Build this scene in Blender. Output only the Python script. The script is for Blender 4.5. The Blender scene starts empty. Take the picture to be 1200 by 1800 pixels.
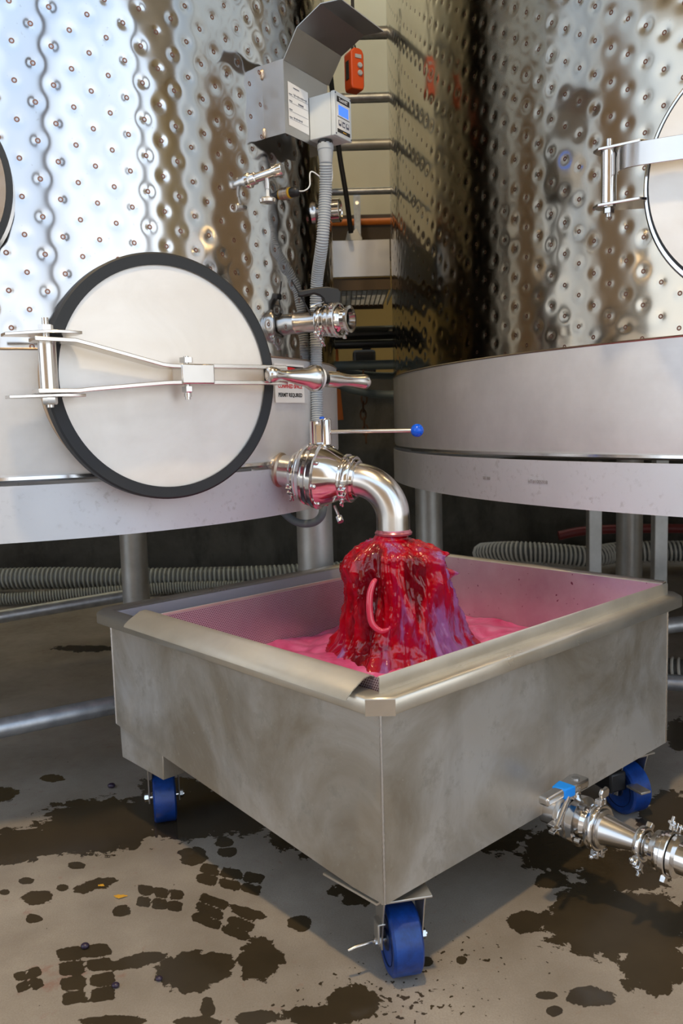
import bpy, bmesh, math, random
import numpy as np
from mathutils import Vector, Matrix
from math import sin, cos, pi, radians, atan2, hypot

random.seed(7)
rng = np.random.RandomState(11)
scene = bpy.context.scene
COL = scene.collection

# ------------------------------------------------------------------ camera
cam = bpy.data.cameras.new('camera'); camo = bpy.data.objects.new('camera', cam); COL.objects.link(camo)
cam.sensor_fit = 'VERTICAL'; cam.sensor_height = 36.0; cam.sensor_width = 24.0
cam.lens = 1449.957 / 1800 * 36.0
PITCH, ROLL = 0.10838, -0.0278
fw = Vector((0, cos(PITCH), -sin(PITCH))); up0 = Vector((0, sin(PITCH), cos(PITCH))); rt0 = Vector((1, 0, 0))
rr = cos(ROLL)*rt0 + sin(ROLL)*up0; uu = -sin(ROLL)*rt0 + cos(ROLL)*up0
M = Matrix((rr, uu, -fw)).transposed().to_4x4(); M.translation = (0, 0, 1.0)
camo.matrix_world = M
cam.clip_start = 0.05; cam.clip_end = 200
cam.dof.use_dof = True; cam.dof.focus_distance = 1.9; cam.dof.aperture_fstop = 7.0
scene.camera = camo

# ------------------------------------------------------------------ world: bright overcast sky seen through the open front
scene.view_settings.view_transform = 'Standard'; scene.view_settings.look = 'None'
scene.view_settings.gamma = 1.0; scene.view_settings.use_curve_mapping = False
scene.view_settings.exposure = 0.9
w = bpy.data.worlds.new('world'); scene.world = w; w.use_nodes = True
nt = w.node_tree; nt.nodes.clear()
wo = nt.nodes.new('ShaderNodeOutputWorld'); bg = nt.nodes.new('ShaderNodeBackground')
tc = nt.nodes.new('ShaderNodeTexCoord'); sp = nt.nodes.new('ShaderNodeSeparateXYZ'); cr = nt.nodes.new('ShaderNodeValToRGB')
nt.links.new(tc.outputs['Generated'], sp.inputs[0]); nt.links.new(sp.outputs['Z'], cr.inputs[0])
cr.color_ramp.elements[0].position = 0.0; cr.color_ramp.elements[0].color = (0.93, 0.94, 0.95, 1)
cr.color_ramp.elements[1].position = 0.6; cr.color_ramp.elements[1].color = (0.60, 0.78, 1.0, 1)
nz = nt.nodes.new('ShaderNodeTexNoise'); nz.inputs['Scale'].default_value = 3.5; nz.inputs['Detail'].default_value = 5
nt.links.new(tc.outputs['Generated'], nz.inputs['Vector'])
cl_ = nt.nodes.new('ShaderNodeValToRGB'); cl_.color_ramp.elements[0].position = .38; cl_.color_ramp.elements[0].color = (.74,.79,.86,1)
cl_.color_ramp.elements[1].position = .62; cl_.color_ramp.elements[1].color = (1.12,1.1,1.06,1); nt.links.new(nz.outputs[0], cl_.inputs[0])
mx_ = nt.nodes.new('ShaderNodeMix'); mx_.data_type = 'RGBA'; mx_.blend_type = 'MULTIPLY'; mx_.inputs[0].default_value = 1
nt.links.new(cr.outputs[0], mx_.inputs[6]); nt.links.new(cl_.outputs[0], mx_.inputs[7])
nt.links.new(mx_.outputs[2], bg.inputs['Color']); bg.inputs['Strength'].default_value = 1.15
nt.links.new(bg.outputs[0], wo.inputs[0])

# sun stands behind the building: it lights the yard, the roof keeps it off the tanks
sl = bpy.data.lights.new('sun', 'SUN'); so_ = bpy.data.objects.new('sun', sl); COL.objects.link(so_)
sl.energy = 4.0; sl.angle = 0.02; sl.color = (1.0, .93, .82)
so_.rotation_euler = Vector((0.05, -math.cos(math.radians(68)), -math.sin(math.radians(68)))).to_track_quat('-Z', 'Y').to_euler()

# ------------------------------------------------------------------ helpers
def V(*a): return np.array(a, dtype=float)
def basis(d):
    d = np.array(d, float); d /= np.linalg.norm(d)
    h = V(0,0,1) if abs(d[2]) < 0.95 else V(1,0,0)
    a = np.cross(h, d); a /= np.linalg.norm(a); b = np.cross(d, a)
    return a, b, d
class MB:
    def __init__(s): s.v = []; s.f = []
    def add(s, vs, fs):
        n = len(s.v); s.v += [tuple(map(float, q)) for q in vs]; s.f += [tuple(i+n for i in f) for f in fs]; return s
    def box(s, c, size, ax=None):
        ax = ax or (V(1,0,0), V(0,1,0), V(0,0,1)); c = np.array(c, float)
        vs = [c + sum(ax[k]*size[k]/2*sg[k] for k in range(3)) for sg in [(x,y,z) for x in (-1,1) for y in (-1,1) for z in (-1,1)]]
        fs = [(0,1,3,2),(4,6,7,5),(0,4,5,1),(2,3,7,6),(0,2,6,4),(1,5,7,3)]
        if np.dot(np.cross(ax[0], ax[1]), ax[2]) < 0: fs = [f[::-1] for f in fs]
        return s.add(vs, fs)
    def lathe(s, prof, o, d, n=40, cap=True):
        a, b, d = basis(d); o = np.array(o, float); vs = []
        for t, r in prof:
            for k in range(n):
                q = 2*pi*k/n; vs.append(o + d*t + a*r*cos(q) + b*r*sin(q))
        fs = []
        for i in range(len(prof)-1):
            for k in range(n): fs.append((i*n+k, i*n+(k+1)%n, (i+1)*n+(k+1)%n, (i+1)*n+k))
        if cap: fs.append(tuple(range(n))[::-1]); fs.append(tuple((len(prof)-1)*n+k for k in range(n)))
        return s.add(vs, fs)
    def tube(s, pts, r, n=16, cap=True, closed=False):
        P = [np.array(q, float) for q in pts]; m = len(P); vs = []; a = None
        rf = r if callable(r) else (lambda t: r)
        for i in range(m):
            if closed: t = P[(i+1) % m] - P[i-1]
            else: t = P[min(i+1, m-1)] - P[max(i-1, 0)]
            t /= np.linalg.norm(t)
            if a is None: a, b, _ = basis(t)
            a = a - t*np.dot(a, t); a /= np.linalg.norm(a); b = np.cross(t, a)
            R = rf(i/(m-1))
            for k in range(n): vs.append(P[i] + R*(a*cos(2*pi*k/n) + b*sin(2*pi*k/n)))
        fs = []
        for i in range(m if closed else m-1):
            j = (i+1) % m
            for k in range(n): fs.append((i*n+k, i*n+(k+1)%n, j*n+(k+1)%n, j*n+k))
        if cap and not closed: fs.append(tuple(range(n))[::-1]); fs.append(tuple((m-1)*n+k for k in range(n)))
        return s.add(vs, fs)
    def sphere(s, c, r, n=20, m=12, sc=(1,1,1)):
        c = np.array(c, float); vs = [c + V(0,0,r*sc[2])]
        for i in range(1, m):
            for k in range(n): vs.append(c + V(r*sc[0]*sin(pi*i/m)*cos(2*pi*k/n), r*sc[1]*sin(pi*i/m)*sin(2*pi*k/n), r*sc[2]*cos(pi*i/m)))
        vs.append(c - V(0,0,r*sc[2])); fs = [(0, 1+k, 1+(k+1)%n) for k in range(n)]
        for i in range(m-2):
            for k in range(n): fs.append((1+i*n+k, 1+(i+1)*n+k, 1+(i+1)*n+(k+1)%n, 1+i*n+(k+1)%n))
        L = len(vs)-1
        fs += [(L, 1+(m-2)*n+(k+1)%n, 1+(m-2)*n+k) for k in range(n)]
        return s.add(vs, fs)
    def prism(s, poly, o, ax, ay, az, t):
        """poly of (x, y) in the plane (ax, ay) at o, extruded by t along az, both ways"""
        o = np.array(o, float); n = len(poly)
        vs = [o + ax*x + ay*y - az*t/2 for x, y in poly] + [o + ax*x + ay*y + az*t/2 for x, y in poly]
        fs = [tuple(range(n))[::-1], tuple(range(n, 2*n))] + [(i, (i+1)%n, n+(i+1)%n, n+i) for i in range(n)]
        return s.add(vs, fs)
    def strip(s, prof, o, ax, ay, az, L, th):
        """bent sheet: open profile (x,y) in (ax,ay), thickness th, extruded 0..L along az"""
        o = np.array(o, float); P = [np.array(q, float) for q in prof]; N = []
        for i in range(len(P)):
            t = P[min(i+1, len(P)-1)] - P[max(i-1, 0)]; t /= np.hypot(*t); N.append(V(-t[1], t[0]))
        poly = [q for q in P] + [P[i] - N[i]*th for i in range(len(P)-1, -1, -1)]
        m = len(P); vs = [o + ax*q[0] + ay*q[1] for q in poly] + [o + ax*q[0] + ay*q[1] + az*L for q in poly]
        n = len(poly); fs = [(i, (i+1)%n, n+(i+1)%n, n+i) for i in range(n)]
        for i in range(m-1):
            fs.append((i, n-1-i, n-2-i, i+1)); fs.append((n+i, n+i+1, n+n-2-i, n+n-1-i))
        return s.add(vs, fs)
    def build(s, name, mat, parent=None, bevel=0, smooth=35, kind=None, label=None, seg=2, fix=True):
        me = bpy.data.meshes.new(name); wl = origin(parent)
        me.from_pydata([tuple(np.array(q) - wl) for q in s.v], [], s.f); me.update()
        if fix:
            bm = bmesh.new(); bm.from_mesh(me); bmesh.ops.recalc_face_normals(bm, faces=bm.faces); bm.to_mesh(me); bm.free()
        o = bpy.data.objects.new(name, me); COL.objects.link(o)
        if parent is not None: o.parent = parent
        me.materials.append(mat); finish(me, smooth)
        if bevel:
            md = o.modifiers.new('bevel', 'BEVEL'); md.width = bevel; md.segments = seg; md.limit_method = 'ANGLE'; md.angle_limit = radians(40)
        if kind: o['kind'] = kind
        if label: o['label'] = label
        return o
def finish(me, smooth=35):
    me.polygons.foreach_set('use_smooth', [True]*len(me.polygons))
    me.set_sharp_from_angle(angle=radians(smooth))
def origin(o):
    r = V(0,0,0)
    while o is not None:
        r = r + np.array(o.location); o = o.parent
    return r
def tag(o, label, cat, group=None, kind=None):
    o['label'] = label; o['category'] = cat
    if group: o['group'] = group
    if kind: o['kind'] = kind
    return o
def thing(name, label, cat, loc, group=None):
    o = bpy.data.objects.new(name, None); COL.objects.link(o); o.location = loc; o.empty_display_size = .05
    return tag(o, label, cat, group)
def dup(o, loc=None, parent=None):
    c = o.copy(); COL.objects.link(c); c.parent = parent
    if loc is not None: c.location = loc
    for ch in list(o.children): dup(ch, None, c)
    return c
def text(body, name, mat, parent, o, ax, ay, size, depth=0.0004, align='CENTER', bold=0.0):
    cu = bpy.data.curves.new(name, 'FONT'); cu.body = body; cu.size = size; cu.extrude = depth; cu.align_x = align; cu.align_y = 'CENTER'
    cu.offset = bold
    t = bpy.data.objects.new(name, cu); COL.objects.link(t)
    dg = bpy.context.evaluated_depsgraph_get(); me = bpy.data.meshes.new_from_object(t.evaluated_get(dg))
    COL.objects.unlink(t); bpy.data.objects.remove(t)
    ax = np.array(ax); ay = np.array(ay); az = np.cross(ax, ay); o = np.array(o, float) - origin(parent)
    for v in me.vertices:
        q = o + ax*v.co[0] + ay*v.co[1] + az*v.co[2]; v.co = tuple(q)
    ob = bpy.data.objects.new(name, me); COL.objects.link(ob); ob.parent = parent
    me.materials.clear(); me.materials.append(mat)
    return ob

# ------------------------------------------------------------------ materials
def mat(name, col, rough=0.5, metal=0.0, **kw):
    m = bpy.data.materials.new(name); m.use_nodes = True; b = m.node_tree.nodes['Principled BSDF']
    b.inputs['Base Color'].default_value = (*col, 1); b.inputs['Roughness'].default_value = rough; b.inputs['Metallic'].default_value = metal
    for k, v in kw.items(): b.inputs[k.replace('_', ' ')].default_value = v
    return m
def N(m, t, **kw):
    n = m.node_tree.nodes.new(t)
    for k, v in kw.items(): setattr(n, k, v)
    return n
def LK(m, a, b): m.node_tree.links.new(a, b)
def math_(m, op, a, b=None, c=None):
    n = N(m, 'ShaderNodeMath', operation=op)
    for i, x in enumerate((a, b, c)):
        if x is None: continue
        if isinstance(x, (int, float)): n.inputs[i].default_value = x
        else: LK(m, x, n.inputs[i])
    return n.outputs[0]
def noise(m, scale, detail=4, rough=.55, stretch=None, coord='Object', dist=0):
    t = N(m, 'ShaderNodeTexCoord'); n = N(m, 'ShaderNodeTexNoise'); n.inputs['Scale'].default_value = scale
    n.inputs['Detail'].default_value = detail; n.inputs['Roughness'].default_value = rough; n.inputs['Distortion'].default_value = dist
    if stretch:
        mp = N(m, 'ShaderNodeMapping'); mp.inputs['Scale'].default_value = stretch
        LK(m, t.outputs[coord], mp.inputs[0]); LK(m, mp.outputs[0], n.inputs['Vector'])
    else: LK(m, t.outputs[coord], n.inputs['Vector'])
    return n.outputs[0]
def ramp(m, src, stops):
    r = N(m, 'ShaderNodeValToRGB'); e = r.color_ramp.elements
    while len(e) < len(stops): e.new(0.5)
    for i, (p, c) in enumerate(stops):
        e[i].position = p; e[i].color = (*c, 1) if len(c) == 3 else c
    LK(m, src, r.inputs[0]); return r.outputs[0]
def mix(m, f, a, b):
    n = N(m, 'ShaderNodeMix', data_type='RGBA')
    for i, x in ((0, f), (6, a), (7, b)):
        if isinstance(x, (int, float)): n.inputs[i].default_value = x
        elif isinstance(x, tuple): n.inputs[i].default_value = (*x, 1)
        else: LK(m, x, n.inputs[i])
    return n.outputs[2]
def bsdf(m): return m.node_tree.nodes['Principled BSDF']
def setc(m, s): LK(m, s, bsdf(m).inputs['Base Color'])
def setr(m, s): LK(m, s, bsdf(m).inputs['Roughness'])
def bump(m, h, strength=.3, dist=.002):
    b = N(m, 'ShaderNodeBump'); b.inputs['Strength'].default_value = strength; b.inputs['Distance'].default_value = dist
    LK(m, h, b.inputs['Height']); LK(m, b.outputs[0], bsdf(m).inputs['Normal'])
g3 = lambda v: (v, v, v)

def brushed(name, col=(.62,.61,.6), r0=.28, r1=.42, stretch=(1,1,60), scale=6, tint=.12, bmp=.0):
    m = mat(name, col, .35, 1.0)
    n = noise(m, scale, 5, .6, stretch); n2 = noise(m, 4, 5, .6)
    setr(m, ramp(m, n, [(.3, g3(r0)), (.7, g3(r1))]))
    c0 = tuple(c*(1-tint) for c in col); c1 = tuple(min(1, c*(1+tint)) for c in col)
    setc(m, ramp(m, n2, [(.3, c0), (.7, c1)]))
    if bmp: bump(m, n, bmp, .0006)
    return m
M_band = brushed('brushed_stainless', (.74,.75,.77), .38, .5, (1,1,40), bmp=0)
bsdf(M_band).inputs['Metallic'].default_value = .5
M_skirt = mat('mill_finish_stainless', (.6,.6,.62), .5, .45)
n1 = noise(M_skirt, 9, 6, .7); n2 = noise(M_skirt, 60, 3, .6)
setc(M_skirt, mix(M_skirt, math_(M_skirt, 'MULTIPLY', ramp(M_skirt, n2, [(.55, g3(0)), (.68, g3(1))]), ramp(M_skirt, n1, [(.45, g3(0)), (.6, g3(.45))])), (.66,.69,.75), (.38,.39,.41)))
setr(M_skirt, ramp(M_skirt, n1, [(.3, g3(.42)), (.7, g3(.62))]))
M_pol = mat('polished_stainless', (.76,.74,.72), .13, 1.0)
setr(M_pol, ramp(M_pol, noise(M_pol, 25, 4), [(.3, g3(.08)), (.7, g3(.2))]))
M_satin = brushed('satin_stainless', (.7,.68,.66), .2, .27, (1,1,1), 14, .03)
M_lid = mat('lid_stainless', (.86,.85,.83), .42, .4)
nl = noise(M_lid, 5, 5, .6, dist=.6)
setc(M_lid, ramp(M_lid, nl, [(.3, (.82,.80,.77)), (.65, (.92,.91,.89))]))
setr(M_lid, ramp(M_lid, noise(M_lid, 3, 5, .6, (1,1,6)), [(.3, g3(.36)), (.7, g3(.52))]))
M_rubber = mat('black_rubber', (.018,.022,.028), .55)
M_galv = mat('galvanised_pipe', (.55,.58,.62), .42, .8)
setc(M_galv, ramp(M_galv, noise(M_galv, 22, 5, .6), [(.3, (.42,.45,.5)), (.7, (.66,.69,.73))]))
M_legm = mat('brushed_leg_steel', (.6,.61,.61), .45, .6)
setc(M_legm, ramp(M_legm, noise(M_legm, 6, 5, .65), [(.3, (.47,.48,.47)), (.7, (.66,.67,.67))]))
M_weld = mat('weld_bead', (.55,.45,.36), .38, 1.0)
M_blue = mat('blue_polyurethane', (.004,.05,.32), .34)
setc(M_blue, ramp(M_blue, noise(M_blue, 30, 5, .7), [(.35, (.003,.026,.15)), (.7, (.006,.06,.32))]))
M_bluedk = mat('dark_blue_hub', (.003,.014,.06), .4)
M_ball = mat('blue_knob_plastic', (.002,.11,.78), .22)
M_tape = mat('blue_tape', (.0,.26,.9), .6)
M_zinc = mat('zinc_plate', (.62,.6,.56), .35, .95)
M_bolt = mat('bolt_steel', (.7,.7,.7), .22, 1.0)
M_grey = mat('grey_plastic', (.42,.46,.5), .5)
M_box = mat('light_grey_enclosure', (.62,.67,.7), .5)
M_blk = mat('black_plastic', (.012,.013,.015), .45)
M_black = mat('black_print', (.015,.015,.018), .6)
M_white = mat('white_label', (.82,.83,.84), .55)
M_red = mat('red_print', (.62,.015,.02), .5)
M_ink = mat('ink', (.1,.11,.16), .7)
M_etch = mat('etched_print', (.3,.3,.31), .7, .3)
M_or = mat('orange_plastic', (.62,.075,.008), .45)
M_orp = mat('orange_pipe_paint', (.8,.2,.02), .5)
M_lcd = mat('blue_lcd', (.02,.1,.6), .3); bsdf(M_lcd).inputs['Emission Color'].default_value = (.08,.25,1,1); bsdf(M_lcd).inputs['Emission Strength'].default_value = .5
M_yel = mat('yellow_ring', (.7,.4,.02), .5)
M_teflon = mat('white_teflon', (.75,.78,.8), .4)
M_blpipe = mat('black_pipe', (.012,.016,.02), .35)
M_gypipe = mat('grey_pvc_pipe', (.13,.18,.21), .5)
M_sheet = mat('dull_sheet_steel', (.5,.5,.5), .36, 1.0)
setr(M_sheet, ramp(M_sheet, noise(M_sheet, 14, 5), [(.3, g3(.3)), (.7, g3(.42))]))

# bin steel: worn, water-marked
M_bin = mat('worn_bin_steel', (.5,.48,.45), .4, .6)
a1 = noise(M_bin, 2.6, 7, .62, dist=.8); a2 = noise(M_bin, 16, 6, .7); a3 = noise(M_bin, 90, 3, .6)
cb = ramp(M_bin, a1, [(.38, (.38,.33,.26)), (.5, (.50,.465,.41)), (.60, (.62,.60,.57))])
cb = mix(M_bin, math_(M_bin, 'MULTIPLY', ramp(M_bin, a2, [(.56, g3(0)), (.66, g3(1))]), .35), cb, (.30,.27,.22))
a4 = noise(M_bin, 7, 5, .6, (1,1,.12))
cb = mix(M_bin, ramp(M_bin, a4, [(.56, g3(0)), (.72, g3(.4))]), cb, (.33,.31,.27))
a5 = noise(M_bin, 45, 4, .7)
cb = mix(M_bin, ramp(M_bin, a5, [(.62, g3(0)), (.72, g3(.3))]), cb, (.62,.60,.52))
cb = mix(M_bin, ramp(M_bin, a3, [(.7, g3(0)), (.78, g3(.5))]), cb, (.72,.7,.66))
setc(M_bin, cb); setr(M_bin, ramp(M_bin, a2, [(.3, g3(.33)), (.7, g3(.5))])); bump(M_bin, a1, .25, .004)
M_rim = brushed('rim_steel', (.66,.62,.54), .26, .42, (1,1,1), 7, .16); bsdf(M_rim).inputs['Metallic'].default_value = .75
M_bkt = brushed('basket_steel', (.70,.66,.57), .28, .44, (1,1,1), 9, .16); bsdf(M_bkt).inputs['Metallic'].default_value = .7
M_inner = mat('wine_stained_steel', (.5,.42,.46), .36, .6)
ni = noise(M_inner, 4, 6, .65); nd = noise(M_inner, 85, 2, .5)
ci = ramp(M_inner, ni, [(.3, (.50,.33,.42)), (.7, (.66,.57,.63))])
setc(M_inner, mix(M_inner, ramp(M_inner, nd, [(.70, g3(0)), (.74, g3(.9))]), ci, (.16,.02,.06)))
# perforated sheet: rows of small punched holes
M_perf = mat('perforated_steel', (.6,.55,.58), .36, .9)
uvn = N(M_perf, 'ShaderNodeUVMap'); sx = N(M_perf, 'ShaderNodeSeparateXYZ'); LK(M_perf, uvn.outputs[0], sx.inputs[0])
hp = .0052
row = math_(M_perf, 'ROUND', math_(M_perf, 'DIVIDE', sx.outputs[1], hp*.866))
dy = math_(M_perf, 'SUBTRACT', sx.outputs[1], math_(M_perf, 'MULTIPLY', row, hp*.866))
uo = math_(M_perf, 'SUBTRACT', math_(M_perf, 'DIVIDE', sx.outputs[0], hp), math_(M_perf, 'MULTIPLY', math_(M_perf, 'MODULO', math_(M_perf, 'ADD', row, 1000), 2), .5))
dx = math_(M_perf, 'MULTIPLY', math_(M_perf, 'SUBTRACT', uo, math_(M_perf, 'ROUND', uo)), hp)
dd = math_(M_perf, 'SQRT', math_(M_perf, 'ADD', math_(M_perf, 'MULTIPLY', dx, dx), math_(M_perf, 'MULTIPLY', dy, dy)))
hole = math_(M_perf, 'LESS_THAN', dd, .0017)
npf = noise(M_perf, 5, 5)
setc(M_perf, mix(M_perf, hole, ramp(M_perf, npf, [(.3, (.56,.44,.48)), (.7, (.68,.62,.65))]), (.12,.04,.07)))
LK(M_perf, math_(M_perf, 'SUBTRACT', .5, math_(M_perf, 'MULTIPLY', hole, .4)), bsdf(M_perf).inputs['Metallic'])

def jacket_mat(name, cs, p, drift, ringcol, col, r0, r1):
    """spot welded cooling jacket: small heat-tinted ring round each weld (uv - u = column, v = height in m)"""
    m = mat(name, col, .2, 1.0)
    uv = N(m, 'ShaderNodeUVMap'); s = N(m, 'ShaderNodeSeparateXYZ'); LK(m, uv.outputs[0], s.inputs[0])
    c = math_(m, 'ROUND', s.outputs[0]); du = math_(m, 'MULTIPLY', math_(m, 'SUBTRACT', s.outputs[0], c), cs)
    odd = math_(m, 'MODULO', math_(m, 'ADD', c, 1000), 2)
    v = math_(m, 'DIVIDE', s.outputs[1], p)
    v = math_(m, 'SUBTRACT', v, math_(m, 'MULTIPLY', odd, .5)); v = math_(m, 'SUBTRACT', v, math_(m, 'MULTIPLY', c, drift/p))
    dv = math_(m, 'MULTIPLY', math_(m, 'SUBTRACT', v, math_(m, 'ROUND', v)), p)
    d = math_(m, 'SQRT', math_(m, 'ADD', math_(m, 'MULTIPLY', du, du), math_(m, 'MULTIPLY', dv, dv)))
    d = math_(m, 'MULTIPLY', d, 100)
    ringf = ramp(m, d, [(.0, g3(.35)), (.22, g3(.25)), (.33, g3(.95)), (.5, g3(.95)), (.62, g3(.0))])
    zf = math_(m, 'LESS_THAN', s.outputs[1], 5.0)
    nn = noise(m, 3, 5, .6); zz = noise(m, 130, 2, .5)
    base = ramp(m, nn, [(.3, tuple(q*.93 for q in col)), (.7, col)])
    base = mix(m, ramp(m, zz, [(.70, g3(0)), (.76, g3(.25))]), base, (.35,.32,.28))
    setc(m, mix(m, ringf, base, ringcol))
    setr(m, math_(m, 'ADD', ramp(m, noise(m, 6, 5, .6), [(.3, g3(r0)), (.7, g3(r1))]), math_(m, 'MULTIPLY', ringf, .25)))
    return m
M_jackL = jacket_mat('dimpled_jacket_stainless', .0383, .0767, 0, (.2,.085,.05), (.58,.58,.585), .07, .12)
M_jackR = jacket_mat('dimpled_jacket_stainless_reflection_tint', .0447, .077, .0075, (.13,.05,.03), (.50,.455,.38), .08, .14)  # right tank: dim brown reflection put into the steel's base colour

# setting
M_conc = mat('stained_concrete_wall', (.09,.088,.07), .85)
k1 = noise(M_conc, 1.6, 8, .7, dist=.5); k2 = noise(M_conc, 7, 6, .7, (1,1,.4))
setc(M_conc, mix(M_conc, ramp(M_conc, k2, [(.5, g3(0)), (.72, g3(.75))]), ramp(M_conc, k1, [(.3, (.035,.032,.024)), (.7, (.11,.105,.09))]), (.025,.023,.017)))
bump(M_conc, k2, .3, .01)
M_cream = mat('cream_plaster', (.78,.66,.44), .8)
setc(M_cream, ramp(M_cream, noise(M_cream, 1.2, 5), [(.3, (.84,.66,.36)), (.7, (.95,.78,.47))]))
M_ochre = mat('ochre_plaster', (.42,.28,.08), .8)
M_beam = mat('brown_steel_beam', (.12,.08,.045), .6)
M_wood = mat('plywood_brown', (.2,.14,.075), .7)
setc(M_wood, ramp(M_wood, noise(M_wood, 1.5, 6, .6, (1,1,.25)), [(.3, (.13,.09,.05)), (.7, (.27,.19,.10))]))
M_gold = mat('golden_plywood', (.45,.31,.13), .7)
M_ceil = mat('ceiling_boards', (.55,.46,.33), .8)
M_blocker = mat('brown_reflection_blocker', (.20,.13,.07), .8)  # for the added block that darkens tank reflections
M_out = mat('outside_paving', (.52,.49,.44), .8)

M_floor = mat('wet_concrete_floor', (.3,.25,.19), .6)
at = N(M_floor, 'ShaderNodeAttribute', attribute_name='wet')
f1 = noise(M_floor, 2.2, 7, .62); f2 = noise(M_floor, 26, 6, .65, dist=.4); f3 = noise(M_floor, 300, 3, .6); f4 = noise(M_floor, 75, 2, .5)
wt = math_(M_floor, 'ADD', at.outputs['Fac'], math_(M_floor, 'MULTIPLY', math_(M_floor, 'SUBTRACT', f2, .5), 1.5))
wet = ramp(M_floor, wt, [(.0, g3(0)), (.035, g3(1))])
at2 = N(M_floor, 'ShaderNodeAttribute', attribute_name='speck')
spk = ramp(M_floor, math_(M_floor, 'ADD', math_(M_floor, 'MULTIPLY', at2.outputs['Fac'], .2), f4), [(.70, g3(0)), (.73, g3(1))])
wet = math_(M_floor, 'MAXIMUM', wet, spk)
dry = ramp(M_floor, f1, [(.30, (.22,.185,.145)), (.5, (.32,.28,.235)), (.68, (.45,.40,.34))])
dry = mix(M_floor, ramp(M_floor, f3, [(.35, g3(.3)), (.65, g3(0))]), dry, (.18,.14,.10))
wc = ramp(M_floor, f1, [(.3, (.032,.024,.014)), (.7, (.068,.050,.028))])
at3 = N(M_floor, 'ShaderNodeAttribute', attribute_name='wine')
dry = mix(M_floor, math_(M_floor, 'MULTIPLY', ramp(M_floor, math_(M_floor, 'ADD', f2, math_(M_floor, 'MULTIPLY', at3.outputs['Fac'], .25)), [(.62, g3(0)), (.75, g3(1))]), .45), dry, (.28,.10,.07))
setc(M_floor, mix(M_floor, wet, dry, wc))
wetr = ramp(M_floor, f1, [(.4, g3(.10)), (.6, g3(.26))])
dryr = ramp(M_floor, f2, [(.3, g3(.28)), (.7, g3(.46))])
setr(M_floor, mix(M_floor, wet, dryr, wetr))
hh = math_(M_floor, 'MULTIPLY', f3, math_(M_floor, 'SUBTRACT', 1, math_(M_floor, 'MULTIPLY', wet, .8)))
bump(M_floor, math_(M_floor, 'ADD', hh, math_(M_floor, 'MULTIPLY', f1, 2)), .22, .002)

# must
M_must = mat('crimson_must', (.45,.004,.02), .12)
bb = bsdf(M_must); bb.inputs['Coat Weight'].default_value = .6; bb.inputs['IOR'].default_value = 1.38; bb.inputs['Coat IOR'].default_value = 1.42; bb.inputs['Coat Roughness'].default_value = .05
bb.inputs['Subsurface Weight'].default_value = .25; bb.inputs['Subsurface Radius'].default_value = (.02,.004,.004); bb.inputs['Subsurface Scale'].default_value = .5
u1 = noise(M_must, 9, 5, .6, (1,1,.35), dist=.8); u2 = noise(M_must, 55, 5, .7); u3 = noise(M_must, 22, 5, .65, (1,1,.4), dist=.6)
cm = ramp(M_must, u1, [(.38, (.14,.0,.004)), (.48, (.44,.0,.008)), (.55, (.34,.004,.04)), (.61, (.32,.13,.36))])
cm = mix(M_must, ramp(M_must, u2, [(.60, g3(0)), (.72, g3(.25))]), cm, (.62,.07,.12))
setc(M_must, cm); setr(M_must, ramp(M_must, u3, [(.3, g3(.08)), (.7, g3(.24))])); bump(M_must, noise(M_must, 42, 3, .5, (1,1,.3), dist=.6), .5, .006)
M_foam = mat('pink_foam', (.62,.09,.2), .38)
v1 = noise(M_foam, 12, 6, .6, dist=.8)
setc(M_foam, ramp(M_foam, v1, [(.3, (.60,.045,.17)), (.55, (.80,.15,.35)), (.75, (.88,.32,.55))]))
bsdf(M_foam).inputs['Coat Weight'].default_value = .3; bump(M_foam, noise(M_foam, 70, 4, .6), .3, .003)
M_stain = mat('pink_stained_steel', (.55,.2,.25), .25, .7)
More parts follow.
